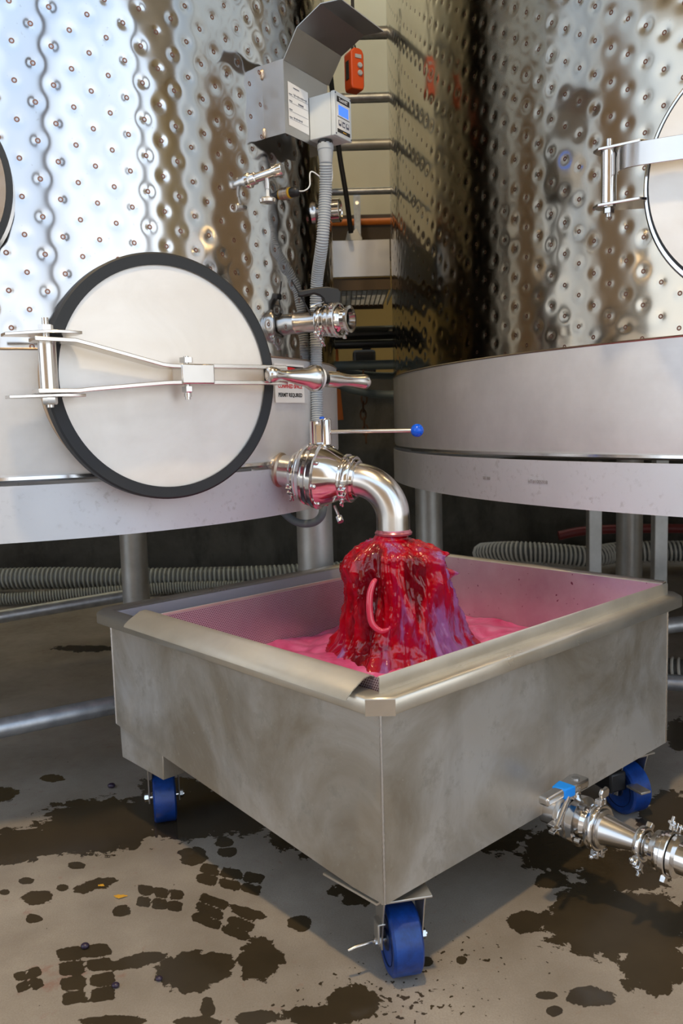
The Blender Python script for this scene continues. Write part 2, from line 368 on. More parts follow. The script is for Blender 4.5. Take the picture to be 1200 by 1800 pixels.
# ------------------------------------------------------------------ setting
X, Y, Z = V(1,0,0), V(0,1,0), V(0,0,1)
MB().box((1,2,-.08), (40,44,.12)).build('paving_outside', M_out, kind='structure')
BLOBS = [[-0.623, 2.0295, 0.178, -0.0104, 0.0343, -0.1233, 0], [-0.4241, 2.0646, 0.18, -0.0107, 0.0283, -0.1554, 0], [-0.7762, 1.9276, 0.1279, -0.0071, 0.026, -0.0709, 0], [-0.6553, 1.9432, 0.1568, -0.0088, 0.0285, -0.0931, 0], [-0.287, 2.0407, 0.1036, -0.0061, 0.0143, -0.119, 0], [-0.8042, 1.857, 0.0687, -0.0037, 0.0163, -0.0412, 0], [-0.0788, 1.968, 0.1279, -0.0074, 0.004, -0.1625, 0], [-0.5009, 2.2229, 0.097, -0.0062, 0.0117, -0.0578, 0], [-0.9708, 2.1987, 0.0551, -0.0034, 0.0203, -0.0497, 0], [-0.6328, 1.8052, 0.02, -0.001, 0.0055, -0.0173, 0], [-0.7282, 1.7482, 0.0169, -0.0009, 0.0053, -0.014, 0], [-0.6788, 1.6792, 0.0374, -0.0018, 0.0101, -0.0279, 0], [-0.6353, 1.7141, 0.014, -0.0007, 0.0052, -0.0157, 0], [-0.759, 1.7048, 0.0127, -0.0006, 0.0045, -0.0111, 0], [-0.3687, 1.8337, 0.0336, -0.0018, 0.0075, -0.0427, 0], [-0.304, 1.896, 0.0235, -0.0013, 0.0037, -0.027, 0], [-0.2906, 1.8475, 0.0243, -0.0013, 0.0031, -0.0232, 0], [-0.1091, 1.5633, 0.0253, -0.0012, 0.0014, -0.0299, 0], [-0.2965, 1.4223, 0.0697, -0.0029, 0.0097, -0.0554, 0], [-0.2581, 1.4465, 0.0375, -0.0016, 0.0048, -0.0323, 0], [-0.1789, 1.4546, 0.043, -0.0019, 0.0062, -0.0639, 0], [-0.2554, 1.3283, 0.0139, -0.0006, 0.0044, -0.0276, 0], [-0.4794, 1.6198, 0.0216, -0.001, 0.0053, -0.0201, 0], [-0.5758, 1.3876, 0.0052, -0.0002, 0.0022, -0.0061, 0], [-0.4104, 1.3002, 0.0585, -0.0023, 0.0036, -0.0134, 0], [-0.2691, 1.2934, 0.0387, -0.0015, 0.0021, -0.012, 0], [-0.1686, 1.2975, 0.0387, -0.0015, 0.0019, -0.0186, 0], [0.5082, 1.8249, 0.1237, -0.0067, -0.0306, -0.1105, 0], [0.4354, 1.6961, 0.0391, -0.002, -0.0089, -0.0348, 0], [0.5301, 1.5374, 0.166, -0.0077, -0.0385, -0.1135, 0], [0.5513, 1.4149, 0.0616, -0.0026, -0.034, -0.0894, 0], [0.3458, 1.546, 0.0404, -0.0019, -0.0082, -0.0365, 0], [0.7958, 1.9466, 0.0825, -0.0048, -0.0639, -0.1593, 0], [0.6052, 1.7217, 0.1107, -0.0057, -0.0301, -0.087, 0], [0.4978, 1.5973, 0.092, -0.0044, -0.0261, -0.0848, 0], [0.4047, 1.3273, 0.0447, -0.0018, -0.0075, -0.0249, 0], [0.3373, 1.2953, 0.0133, -0.0005, -0.0031, -0.012, 0], [0.3323, 1.3331, 0.0215, -0.0009, -0.0028, -0.0112, 0], [0.201, 1.4349, 0.0105, -0.0005, -0.0021, -0.0145, 0], [0.1351, 1.4328, 0.0126, -0.0005, -0.0015, -0.0144, 0], [-1.5186, 3.9486, 0.4297, -0.0465, 0.0283, -0.077, 0], [-1.1925, 3.7009, 0.1612, -0.0165, 0.0179, -0.0584, 0], [-0.8604, 2.2911, 0.0404, -0.0026, 0.0094, -0.0272, 0], [1.0322, 2.492, 0.0346, -0.0026, -0.0535, -0.1313, 0], [0.0265, 1.6834, 0.0735, -0.0037, -0.0019, -0.0633, 0], [-0.004, 1.3324, 0.0493, -0.002, -0.0008, -0.0466, 0], [-0.0625, 1.3001, 0.0579, -0.0023, 0.0006, -0.0265, 0], [0.0969, 1.8215, 0.1184, -0.0064, -0.0077, -0.1191, 0], [0.3475, 1.887, 0.0811, -0.0045, -0.0147, -0.0782, 0], [-0.5631, 1.724, 0.0479, 0.0219, 0.0113, -0.0264, 1], [-0.6567, 1.6023, 0.0203, -0.0009, 0.0065, -0.0178, 1], [-0.2106, 1.6011, 0.0355, -0.0169, -0.001, -0.0189, 1], [-0.4099, 1.4563, 0.0593, 0.0183, 0.0086, -0.0227, 1], [-0.5454, 1.4851, 0.0238, 0.0038, 0.0082, -0.0204, 2], [-0.5279, 1.4415, 0.0232, 0.0036, 0.0077, -0.0193, 2], [-0.5113, 1.4002, 0.0226, 0.0034, 0.0073, -0.0183, 2], [-0.4956, 1.3611, 0.0221, 0.0032, 0.007, -0.0173, 2], [-0.4935, 1.4933, 0.024, 0.0038, 0.0076, -0.0206, 2], [-0.4774, 1.4492, 0.0234, 0.0036, 0.0071, -0.0195, 2], [-0.462, 1.4076, 0.0228, 0.0034, 0.0068, -0.0184, 2], [-0.4475, 1.368, 0.0223, 0.0032, 0.0064, -0.0175, 2], [-0.4488, 1.6956, 0.0165, -0.0047, 0.003, -0.0195, 2], [-0.4422, 1.6528, 0.0161, -0.0044, 0.0029, -0.0186, 2], [-0.4123, 1.6853, 0.0163, -0.0046, 0.0026, -0.0193, 2], [-0.4066, 1.643, 0.0159, -0.0044, 0.0025, -0.0184, 2], [-0.3762, 1.6751, 0.0161, -0.0045, 0.0022, -0.019, 2], [-0.3714, 1.6333, 0.0157, -0.0043, 0.0021, -0.0182, 2], [-0.292, 1.6469, 0.0311, -0.021, -0.0014, -0.0164, 2], [-0.2949, 1.6116, 0.0305, -0.0202, -0.0013, -0.0157, 2], [-0.2978, 1.5778, 0.0299, -0.0194, -0.0013, -0.0151, 2], [-0.2254, 1.6018, 0.0295, -0.02, -0.0019, -0.0156, 2], [-0.2295, 1.5683, 0.029, -0.0192, -0.0019, -0.015, 2], [-0.2336, 1.5362, 0.0285, -0.0185, -0.0018, -0.0144, 2], [-0.3226, 1.7771, 0.0242, -0.0102, 0.0009, -0.021, 2], [-0.3207, 1.7311, 0.0236, -0.0097, 0.0008, -0.02, 2], [-0.2691, 1.7546, 0.0237, -0.01, 0.0003, -0.0205, 2], [-0.2684, 1.7097, 0.0231, -0.0095, 0.0003, -0.0195, 2], [-0.2168, 1.7326, 0.0231, -0.0097, -0.0003, -0.02, 2], [-0.2174, 1.6887, 0.0226, -0.0093, -0.0003, -0.0191, 2], [-0.6171, 1.4233, 0.0102, 0.0039, 0.0071, -0.013, 2], [-0.6012, 1.3942, 0.01, 0.0038, 0.0068, -0.0125, 2], [-0.5939, 1.4323, 0.0103, 0.004, 0.0069, -0.0131, 2], [-0.5783, 1.4028, 0.0101, 0.0038, 0.0067, -0.0126, 2]]
def floor():
    xs = np.concatenate([np.linspace(-9,-1.7,16)[:-1], np.arange(-1.7,1.7,.006), np.linspace(1.7,9,16)])
    ys = np.concatenate([np.linspace(-2.2,1.1,8)[:-1], np.arange(1.1,2.3,.0055), np.arange(2.3,3.8,.012), np.linspace(3.8,8,14)])
    Xg, Yg = np.meshgrid(xs, ys); n, m = Yg.shape
    wet = np.full(Xg.shape, -1.0)
    for cx, cy, a, b, c, d, k in BLOBS:
        det = a*d - b*c; dx = Xg - cx; dy = Yg - cy
        s = (dx*d - dy*c)/det; t = (-dx*b + dy*a)/det
        if k == 2: val = .55*(1 - (np.abs(s)**5 + np.abs(t)**5)**.2)*2.2; val = np.clip(val, -1, .5)
        else: val = np.clip((1 - np.sqrt(s*s + t*t)), -1, .5) - (.12 if k == 1 else 0)
        wet = np.maximum(wet, val)
    spk = np.clip(.8 - np.hypot((Xg - .05)/.30, (Yg - 1.33)/.14), -1, .8)
    spk = np.maximum(spk, np.clip(.45 - np.hypot((Xg - .22)/.3, (Yg - 1.45)/.2), -1, .4))
    spk = np.maximum(spk, -.2)
    wine = np.clip(1 - np.hypot((Xg + .52)/.14, (Yg - 1.42)/.08), 0, 1)
    vs = np.stack([Xg, Yg, np.zeros_like(Xg)], -1).reshape(-1, 3)
    i = np.arange(n*m).reshape(n, m); fs = np.stack([i[:-1,:-1], i[:-1,1:], i[1:,1:], i[1:,:-1]], -1).reshape(-1, 4)
    o = grid_mesh('floor', vs, fs, M_floor)
    for nm, arr in (('wet', wet), ('speck', spk), ('wine', wine)):
        at = o.data.attributes.new(nm, 'FLOAT', 'POINT'); at.data.foreach_set('value', arr.ravel().astype(np.float32))
    o['kind'] = 'structure'
def grid_mesh(name, vs, fs, m, parent=None, uv=None):
    me = bpy.data.meshes.new(name); wl = origin(parent)
    me.vertices.add(len(vs)); me.vertices.foreach_set('co', (vs - wl).astype(np.float32).ravel())
    me.loops.add(fs.size); me.loops.foreach_set('vertex_index', fs.astype(np.int32).ravel())
    me.polygons.add(len(fs)); me.polygons.foreach_set('loop_start', np.arange(0, fs.size, 4, dtype=np.int32))
    me.update(calc_edges=True)
    if uv is not None:
        l = me.uv_layers.new(name='UVMap'); l.data.foreach_set('uv', uv[fs.ravel()].astype(np.float32).ravel())
    me.polygons.foreach_set('use_smooth', [True]*len(fs)); me.materials.append(m); me.validate()
    o = bpy.data.objects.new(name, me); COL.objects.link(o)
    if parent is not None: o.parent = parent
    return o
floor()
MB().box((0,5.95,.65), (20,.3,1.3)).build('wall_back', M_conc, kind='structure')
MB().box((0,7.2,6.2), (20,.2,12.4)).build('wall_back_upper', M_cream, kind='structure')
MB().box((0,7.04,1.6), (20,.1,1.3)).build('trim_1', M_ochre, kind='structure')
MB().box((0,7.0,2.5), (20,.16,.34)).build('trim_2', M_beam, kind='structure')
MB().box((-7.1,4.0,2.6), (.2,6.6,5.2)).build('wall_left', M_wood, kind='structure')
MB().box((8.1,2.6,2.6), (.2,9.6,5.2)).build('wall_right', M_gold, kind='structure')
MB().box((.5,1.85,5.3), (15.4,7.5,.2)).build('ceiling', M_ceil, kind='structure')
MB().box((1.55,-1.9,2.6), (.13,.13,5.2)).build('trim_3', M_beam, kind='structure')
MB().box((5.9,-1.9,2.6), (.16,.16,5.2)).build('trim_4', M_beam, kind='structure')

MB().box((-3.3,-9.5,3.4), (9.8,1.0,6.9)).build('reflection_blocker', M_blocker, kind='structure')  # unseen brown block behind the camera, added to darken the right tank's reflections
lampt = thing('ceiling_lamp', 'warm domed lamp hanging above the viewer, out of frame', 'lamp', (-.1,.3,4.5))
MB().tube([(-.1,.3,4.68), (-.1,.3,5.2)], .01, 8).build('cord', M_blk, lampt)
MB().lathe([(0,.20), (.06,.185), (.13,.11), (.18,.05), (.20,.04)], (-.1,.3,4.5), Z, 40, cap=False).build('lamp_shade', M_sheet, lampt)
ld = bpy.data.lights.new('lamp_light', 'AREA'); ld.shape = 'DISK'; ld.size = .22; ld.energy = 52; ld.color = (1, .74, .42)
lo = bpy.data.objects.new('lamp_light', ld); COL.objects.link(lo); lo.parent = lampt; lo.location = (0,0,.02)
# ------------------------------------------------------------------ tanks
LC, LR = V(-.9984, 2.7031), .993
RC, RR = V(2.3559, 3.3168), 2.1291
ZS0, ZS1, ZJ, ZT = .762, .886, 1.171, 3.9
def jacket(parent, C, R, cs, p, s0, z0, drift, a0, a1, step, m, ztop, flats=()):
    """a0..a1: angle range with real dimples (atan2 angles), coarse elsewhere"""
    th = np.concatenate([np.arange(a0, a1, step/R), np.arange(a1, a0+2*pi, .05)])
    zs = np.concatenate([np.arange(ZJ, ztop, step), np.linspace(ztop, ZT, 14)])
    T, Zg = np.meshgrid(th, zs); s = T*R; u = (s - s0)/cs
    dep = np.zeros_like(T)
    for dk in (-1, 0, 1):
        k = np.round(u) + dk; v = (Zg - z0 - drift*k)/p - .5*np.mod(k, 2)
        for dj in (-1, 0, 1):
            j = np.round(v) + dj
            d2 = ((u - k)*cs)**2 + ((v - j)*p)**2
            dep += .00085*np.exp(-d2/(2*.0095**2)) + .0003*np.exp(-d2/(2*.004**2))
    edge = np.clip((Zg - ZJ - .015)/.02, 0, 1)*np.clip((ztop - .03 - Zg)/.05, 0, 1)*((T > a0+.02) & (T < a1-.02))
    wob = .0012*np.sin(s*9 + 1.3)*np.sin(Zg*5 + .7)
    Rr = R + (wob - dep)*edge
    vs = np.stack([C[0] + Rr*np.cos(T), C[1] + Rr*np.sin(T), Zg], -1).reshape(-1, 3)
    n, mm = T.shape; i = np.arange(n*mm).reshape(n, mm); j = np.roll(i, -1, axis=1)
    fs = np.stack([i[:-1], j[:-1], j[1:], i[1:]], -1).reshape(-1, 4)
    uv = np.stack([u, Zg - z0], -1).reshape(-1, 2)
    return grid_mesh('cooling_jacket', vs, fs, m, parent, uv)
def ringwall(C, prof, a0=0, a1=2*pi, n=200):
    mb = MB(); vs = []; full = abs(a1 - a0 - 2*pi) < 1e-6
    for k in range(n if full else n+1):
        t = a0 + (a1-a0)*k/n
        for r, z in prof: vs.append((C[0] + r*cos(t), C[1] + r*sin(t), z))
    m = len(prof); fs = []
    for k in range(n):
        j = (k+1) % n if full else k+1
        for i in range(m-1): fs.append((k*m+i, j*m+i, j*m+i+1, k*m+i+1))
    return mb.add(vs, fs)
tankL = thing('wine_tank', 'dimpled stainless wine tank on the left with the closed round manway door facing the viewer', 'tank', (*LC, 0))
tankR = thing('wine_tank', 'larger dimpled stainless wine tank on the right, its door cut off by the photo edge', 'tank', (*RC, 0))
jacket(tankL, LC, LR, .0383, .0767, -1.198, 1.791, 0, -2.6, .5, .0045, M_jackL, 2.45)
jacket(tankR, RC, RR, .0447, .077, -5.219+2*pi*RR-2*pi*RR, 1.868, .0075, -3.45, -1.55, .0055, M_jackR, 2.6)
def shell(parent, C, R, gap):
    ringwall(C, [(R+.0015, ZJ), (R+.0015, ZS1+.03), (R-.002, ZS1+.014), (R-.012, ZS1+.006), (R-.05, ZS1+.004), (.05, ZS1-.02)]).build('lower_shell', M_band, parent)
    # weld seams
    ringwall(C, [(R+.0005, ZJ+.004), (R+.0035, ZJ+.0015), (R+.0005, ZJ-.003)]).build('weld_seam', M_weld, parent)
    ringwall(C, [(R-.004, ZS1+.02), (R+.004, ZS1+.017), (R+.005, ZS1+.010), (R-.004, ZS1+.005)]).build('weld_seam', M_pol, parent)
    ringwall(C, [(R+gap, ZS1-.002), (R+gap, ZS0), (R+gap-.008, ZS0), (R+gap-.008, ZS1-.002), (R+gap, ZS1-.002)]).build('skirt_ring', M_skirt, parent)
    ringwall(C, [(R-.01, ZT), (R*.5, ZT+.2), (.1, ZT+.35)]).build('tank_top', M_band, parent)
shell(tankL, LC, LR, .004); shell(tankR, RC, RR, .006)
# legs
def leg(parent, x, y, r=.059, z1=ZS0+.02):
    l = MB().lathe([(0, r), (z1, r)], (x, y, .012), Z, 32).build('leg', M_legm, parent)
    MB().lathe([(0, r+.03), (.012, r+.03)], (x, y, 0), Z, 32).build('foot_plate', M_legm, l)
for x, y in ((-.09, 2.70), (-.93, 3.64), (-1.86, 2.75), (-1.05, 1.80)): 
    if (x, y) != (-1.05, 1.80): leg(tankL, x, y)
leg(tankL, -1.75, 2.12)
for x, y in ((.385, 3.62), (1.335, 3.8), (3.2, 4.9), (3.9, 2.1)): leg(tankR, x, y)
MB().box((1.115,3.62,.40), (.058,.05,.80)).build('square_post', M_legm, tankR, bevel=.004)
MB().box((1.405,3.62,.40), (.060,.05,.80)).build('square_post', M_legm, tankR, bevel=.004)
# low braces between the legs
MB().tube([(-1.75,3.305,.2), (-.95,3.66+.03,.25)], .028, 20).build('brace_pipe', M_galv, tankL)
MB().tube([(-1.75,1.66,.2), (-.94,2.166,.2), (-.2,2.63,.2)], .027, 20).build('brace_pipe', M_galv, tankL)
MB().tube([(1.0,2.62,.13), (2.2,2.25,.13)], .026, 20).build('brace_pipe', M_galv, tankR)
MB().tube([(.95,2.62,.305), (2.2,2.95,.325)], .026, 20).build('brace_pipe', M_galv, tankR)

# ---- manway of the left tank
def manway(parent, C, R, th, sgn, z, r, h, lidmat, neck_r):
    """th: angle from -Y; returns frame origin c0 (lid plane centre), t, n"""
    n = V(sgn*sin(th), -cos(th), 0); t = V(cos(th), sgn*sin(th), 0)
    c = V(C[0], C[1], z) + (R+h)*n
    return c, t, n
c0, tv, nv = manway(tankL, LC, LR, radians(35.5), 1, 1.108, .267, .07, M_lid, .25)
c0 = c0 + tv*.006
nk = MB().lathe([(-.16, .243), (-.018, .243), (-.018, .236), (-.16, .236)], c0, nv, 96, cap=False).build('manway_neck', M_satin, tankL)
# collar weld where neck meets shell
pts = []
for k in range(120):
    a = 2*pi*k/120; q = c0 + tv*.246*cos(a) + Z*.246*sin(a); 
    dxy = V(q[0]-LC[0], q[1]-LC[1]); b = np.dot(dxy, nv[:2]); cc = dxy@dxy - LR*LR
    s = -b + math.sqrt(max(b*b - cc, 0)); pts.append(q + nv*s)
MB().tube(pts, .0045, 8, closed=True).build('weld_seam', M_weld, nk)
gk = MB().lathe([(-.020, .240), (-.020, .262), (-.016, .267), (.010, .267), (.013, .263), (.013, .240)], c0, nv, 120, cap=False).build('gasket', M_rubber, tankL)
lid = MB().lathe([(-.012, .244), (.006, .2445), (.0085, .243), (.013, .15), (.017, .05), (.018, .01)], c0, nv, 120).build('manway_lid', M_lid, tankL, smooth=50)
def lp(u, z, o): return V(c0[0], c0[1], 0) + tv*u + nv*o + Z*z
# hinge lugs on the tank side (two plates above, two below), pin and spacer
for zc, k in ((1.187, 1), (1.072, -1)):
    MB().prism([(-.335,-.035), (-.25,-.035+.01), (-.205,.03), (-.205,.068), (-.245,.075), (-.27,.07), (-.335,.0)], V(c0[0],c0[1],zc+k*.004), tv, nv, Z, .006).build('hinge_plate', M_satin, tankL, bevel=.0008)
MB().lathe([(0,.0175), (.104,.0175)], lp(-.268, 1.0775, .04), Z, 32).build('hinge_spacer', M_satin, tankL)
hp_ = MB().lathe([(0,.0065), (.175,.0065)], lp(-.268, 1.045, .04), Z, 20)
hp_.lathe([(0,.0145), (.011,.0145)], lp(-.268, 1.195, .04), Z, 6).lathe([(0,.0155), (.002,.0155)], lp(-.268, 1.193, .04), Z, 24)
hp_.lathe([(0,.0125), (.003,.0145), (.014,.0145)], lp(-.268, 1.0505, .04), Z, 6)
hp_.build('hinge_pin', M_bolt, tankL)
# two converging arms
arm = MB()
for pr in ([(-.30,1.180), (-.222,1.179), (-.195,1.173), (-.04,1.135), (-.02,1.133), (.02,1.132)], [(-.30,1.080), (-.222,1.081), (-.195,1.084), (-.04,1.097), (-.02,1.098), (.02,1.0985)]):
    q = [(u, z) for u, z in pr]; poly = q + [(u, z-.0085) for u, z in q[::-1]]
    arm.prism(poly, lp(0, 0, .054), tv, Z, nv, .046)
arm.build('lid_arm', M_satin, tankL, bevel=.0012)
hub = MB().box(lp(.038, 1.112, .055), (.078, .05, .043), (tv, nv, Z)).build('clamp_block', M_satin, tankL, bevel=.003)
b = MB().lathe([(0,.006), (.093,.006)], lp(.022, 1.058, .055), Z, 16)
b.lathe([(0,.0150), (.011,.0150)], lp(.022, 1.137, .055), Z, 6).lathe([(0,.010),(.002,.0125),(.013,.0125)], lp(.022, 1.073, .055), Z, 6).lathe([(0,.0085),(.008,.0085)], lp(.022, 1.064, .055), Z, 16)
b.build('block_bolt', M_bolt, hub)
# bars from the block to the handle
arm = MB()
for z in (1.130, 1.0945):
    arm.box(lp(.165, z, .052), (.20, .042, .0085), (tv, nv, Z))
arm.box(lp(.262, 1.112, .05), (.02, .034, .042), (tv, nv, Z))
arm.build('strap_bar', M_satin, tankL, bevel=.001)
# screw handle: barrel along the lid, T grip
def zc(u): return 1.1125 - .055*(u-.2)
def P_(u, o=.075): return lp(u, zc(u), o)
dz = P_(.33) - P_(.2); dz /= np.linalg.norm(dz)
hb = MB().lathe([(0,.004), (.002,.014), (.010,.0185), (.022,.0175), (.034,.0125), (.06,.014), (.085,.020), (.105,.022), (.118,.029), (.128,.032), (.138,.030), (.142,.022)], P_(.205, .085), dz, 36)
hb.build('clamp_screw_handle', M_satin, tankL, smooth=60)
MB().lathe([(0,.019), (.0,.024), (.007,.024), (.007,.015)], P_(.205, .085)+dz*.141, dz, 32).build('washer', M_teflon, tankL)
MB().lathe([(0,.0115), (.026,.0115)], P_(.205, .085)+dz*.143, dz, 20).build('screw_spindle', M_blk, tankL)
g2 = P_(.205, .085)+dz*.160
MB().lathe([(0,.010), (.001,.0195), (.034,.0195), (.05,.0155), (.075,.0145), (.1,.0165), (.112,.0185), (.122,.0175), (.13,.011), (.133,.003)], g2, dz, 36).build('handle_grip', M_satin, tankL, smooth=60)


# ---- side neck of another door just inside the left edge
cE = V(LC[0], LC[1], 1.49) ; aE = radians(9); nE = V(sin(aE), -cos(aE), 0); tE = V(cos(aE), sin(aE), 0); cE = cE + nE*(LR+.035) + tE*(.0)
MB().lathe([(-.12,.192), (0,.192), (.004,.185)], cE, nE, 80).build('manway_neck', M_satin, tankL)
MB().lathe([(-.004,.182), (.003,.2), (.009,.2), (.011,.19)], cE, nE, 80).build('gasket', M_rubber, tankL)
MB().lathe([(.002,.191), (.012,.188), (.016,.02)], cE, nE, 80).build('manway_lid', M_satin, tankL)

# ---- manway of the right tank
rth = radians(42); nR = V(-sin(rth), -cos(rth), 0); tR = V(cos(rth), -sin(rth), 0)
cR = V(RC[0], RC[1], 1.475) + (RR+.115)*nR
nk = MB().lathe([(-.24,.262), (-.010,.262), (-.006,.258), (-.006,.250), (-.24,.25)], cR, nR, 110, cap=False).build('manway_neck', M_pol, tankR)
MB().lathe([(-.03,.235), (-.03,.249), (.004,.249), (.004,.235)], cR, nR, 110, cap=False).build('gasket', M_rubber, tankR)
MB().lathe([(-.02,.246), (.012,.242), (.016,.2), (.018,.02)], cR, nR, 110).build('manway_lid', M_lid, tankR, smooth=60)
def rp(u, z, o): return V(cR[0], cR[1], 0) + tR*u + nR*o + Z*z
MB().tube([rp(-.335, 1.452, 0), rp(-.335, 1.578, 0)], .0165, 24).build('hinge_spacer', M_pol, tankR)
for z in (1.575, 1.457):
    MB().prism([(-.368,-.02), (-.25,-.10), (-.245,-.02), (-.262,.012), (-.35,.022), (-.368,.008)], rp(0, z, 0), tR, nR, Z, .006).build('hinge_plate', M_satin, tankR, bevel=.001)
b = MB().lathe([(0,.006), (.165,.006)], rp(-.335, 1.432, 0), Z, 16)
b.lathe([(0,.012), (.010,.012)], rp(-.335, 1.440, 0), Z, 6).build('hinge_pin', M_bolt, tankR)
prof = [(-.318,-.004), (-.312,.012), (-.298,.030), (-.275,.044), (-.245,.050), (-.16,.055), (.0,.062), (.2,.066)]
m_ = MB(); vs = []; 
for u, o in prof:
    zt = 1.568 - .10*(u+.318); wd = .048
    for dz_, do in ((0,0), (0,-.005), (-wd,-.005), (-wd,0)): vs.append(rp(u, zt+dz_ - .0, o+do))
fs = []
for i in range(len(prof)-1):
    for k in range(4): fs.append((i*4+k, i*4+(k+1)%4, (i+1)*4+(k+1)%4, (i+1)*4+k))
fs += [(0,1,2,3), tuple(4*(len(prof)-1)+k for k in (3,2,1,0))]
m_.add(vs, fs).build('strap_bar', M_satin, tankR, bevel=.0008)

# serial marks on the right skirt ring
def on_ring(C, R, x, y, z):
    a = atan2(y-C[1], x-C[0]); n = V(cos(a), sin(a), 0); t = V(-sin(a), cos(a), 0)
    return V(C[0], C[1], z) + n*R, t, n
for body, px_, py_, size in (('HT#1005918', .545, 2.22, .0135), ('S/S 000', .433, 2.405, .012)):
    o_, t_, n_ = on_ring(RC, RR+.0075, px_, py_, .826)
    text(body, 'stamped_number', M_etch, tankR, o_, t_, Z, size, .0002)

# ------------------------------------------------------------------ danger sign on the left tank
def on_L(x, y, z, off=0): return on_ring(LC, LR+off, x, y, z)
so, st, sn = on_L(-.133, 2.217, 1.106, .006)
sign = thing('danger_sign', 'small danger permit required sign stuck to the left tank behind the door handle', 'sign', so)
MB().box(so, (.142,.1015,.001), (st, Z, sn)).build('sign_plate', M_white, sign)
MB().box(so+Z*.027+sn*.0007, (.136,.036,.0006), (st, Z, sn)).build('black_band', M_black, sign)
ov = MB(); k = 48; ctr = so+Z*.027+sn*.0012
ov.add([ctr] + [ctr + st*.052*cos(2*pi*i/k) + Z*.0155*sin(2*pi*i/k) for i in range(k)], [(0, 1+i, 1+(i+1)%k) for i in range(k)])
ov.build('red_oval', M_red, sign)
text('DANGER', 'danger_text', M_white, sign, so+Z*.027+sn*.0018, st, Z, .0215, .0001, bold=.0006)
text('CONFINED SPACE', 'confined_space_text', M_red, sign, so-Z*.008+sn*.0011, st, Z, .0145, .0001, bold=.0004)
text('PERMIT REQUIRED', 'permit_text', M_black, sign, so-Z*.031+sn*.0011, st, Z, .0142, .0001, bold=.0004)

# ------------------------------------------------------------------ controller, its bracket and hood
B0 = V(-.1665, 2.162, 0); e2 = V(.8382,-.5454,0); e1 = V(.5454,.8382,0); F0 = B0 + e2*.065
def q_(a, b, z): return F0 + e1*a + e2*b + Z*z
brk = thing('controller_bracket', 'bent stainless bracket with an open angled hood, welded to the left tank', 'bracket', q_(0,-.065,1.712))
th_ = .0022
MB().box(q_(-.001, -.0325, 1.80), (th_, .066, .174), (e1, e2, Z)).build('side_flange', M_sheet, brk)
MB().box(q_(.095, 0, 1.80), (.192, th_, .174), (e1, e2, Z)).build('back_panel', M_sheet, brk)
MB().box(q_(.190, -.03, 1.80), (th_, .06, .174), (e1, e2, Z)).build('side_flange', M_sheet, brk)
for z in (1.725, 1.865): MB().sphere(q_(-.002, -.0645, z), .006, 10, 8, (1,1,2.2)).build('weld_bead', M_weld, brk)
MB().strip([(0,1.886), (.043,1.950), (.114,1.984), (.172,1.978)], F0, e2, Z, e1, .198, th_).build('hood', M_sheet, brk, smooth=8)
tg = thing('paper_tag', 'white paper tank tag with handwriting taped to the bracket panel', 'label', q_(.056, .002, 1.786))
MB().add([q_(.013,.0018,1.840), q_(.100,.0018,1.838), q_(.100,.0018,1.734), q_(.013,.0018,1.736)], [(0,3,2,1)]).build('paper', M_white, tg)
sc = MB()
for z in (1.812, 1.796, 1.7755, 1.757): 
    sc.box(q_(.0575, .0023, z-.0035), (.08, .0003, .0004), (e1, e2, Z))
    for k in range(9): sc.box(q_(.017+.0015*k, .0024, z), (.001, .0003, .0015+.001*random.random()), (e1, e2, Z))
for k in range(16): sc.box(q_(.036+.0016*k, .0024, 1.830), (.0011, .0003, .0022), (e1, e2, Z))
sc.build('ruled_lines', M_ink, tg)
for (a0_, a1_, z, am) in ((.036,.094,1.814,.0032), (.056,.078,1.797,.003), (.034,.072,1.7585,.0026)):
    n_ = 60; pp = [q_(a0_ + (a1_-a0_)*i/n_, .0024, z + am*sin(i*1.25)*(.5+.5*sin(i*.37)) + .0008*sin(i*2.9)) for i in range(n_+1)]
    MB().tube(pp, .00035, 5).build('handwriting', M_ink, tg)

ctl = thing('temperature_controller', 'light grey temperature controller box with blue display beneath the steel hood', 'controller', q_(.14, .04, 1.722))
MB().box(q_(.1415, .034, 1.7745), (.076, .066, .105), (e1, e2, Z)).build('enclosure', M_box, ctl, bevel=.002)
MB().box(q_(.1415, .0745, 1.7745), (.079, .012, .108), (e1, e2, Z)).build('cover', M_box, ctl, bevel=.002)
ff = .0808
def fc(a, z, w_, h_, d=.0006, o=0): return MB().box(q_(.1415+a, ff+o, 1.7745+z), (w_, d, h_), (e1, e2, Z))
fc(0, -.001, .058, .088).build('face_label', M_white, ctl)
fc(0, .036, .058, .014, .0008, .0002).build('brand_strip', M_black, ctl)
text('TankNET', 'brand_text', M_white, ctl, q_(.1415, ff+.0008, 1.8105), e1, Z, .0105, .0001, bold=.0003)
fc(0, -.040, .058, .009, .0008, .0002).build('lower_strip', M_black, ctl)
fc(.004, -.040, .016, .002, .0009, .0004).build('strip_mark', M_yel, ctl)
fc(0, .0105, .045, .024, .0014, .0002).build('display', M_lcd, ctl)
fc(0, -.006, .056, .0018, .0008, .0002).build('divider_line', M_black, ctl)
for a in (-.018, .0, .018):
    kb = fc(a, -.021, .0125, .0135, .0012, .0002).build('button', M_ink, ctl)
    fc(a, -.021+(.002 if a else -.001), .007, .007, .0016, .0004).build('button_mark', M_white, kb)
for a in (-.035, .035):
    for z in (-.049, .049): MB().lathe([(0,.0022), (.0012,.0022)], q_(.1415+a, ff-.0004, 1.7745+z), e2, 12).build('screw', M_ink, ctl)

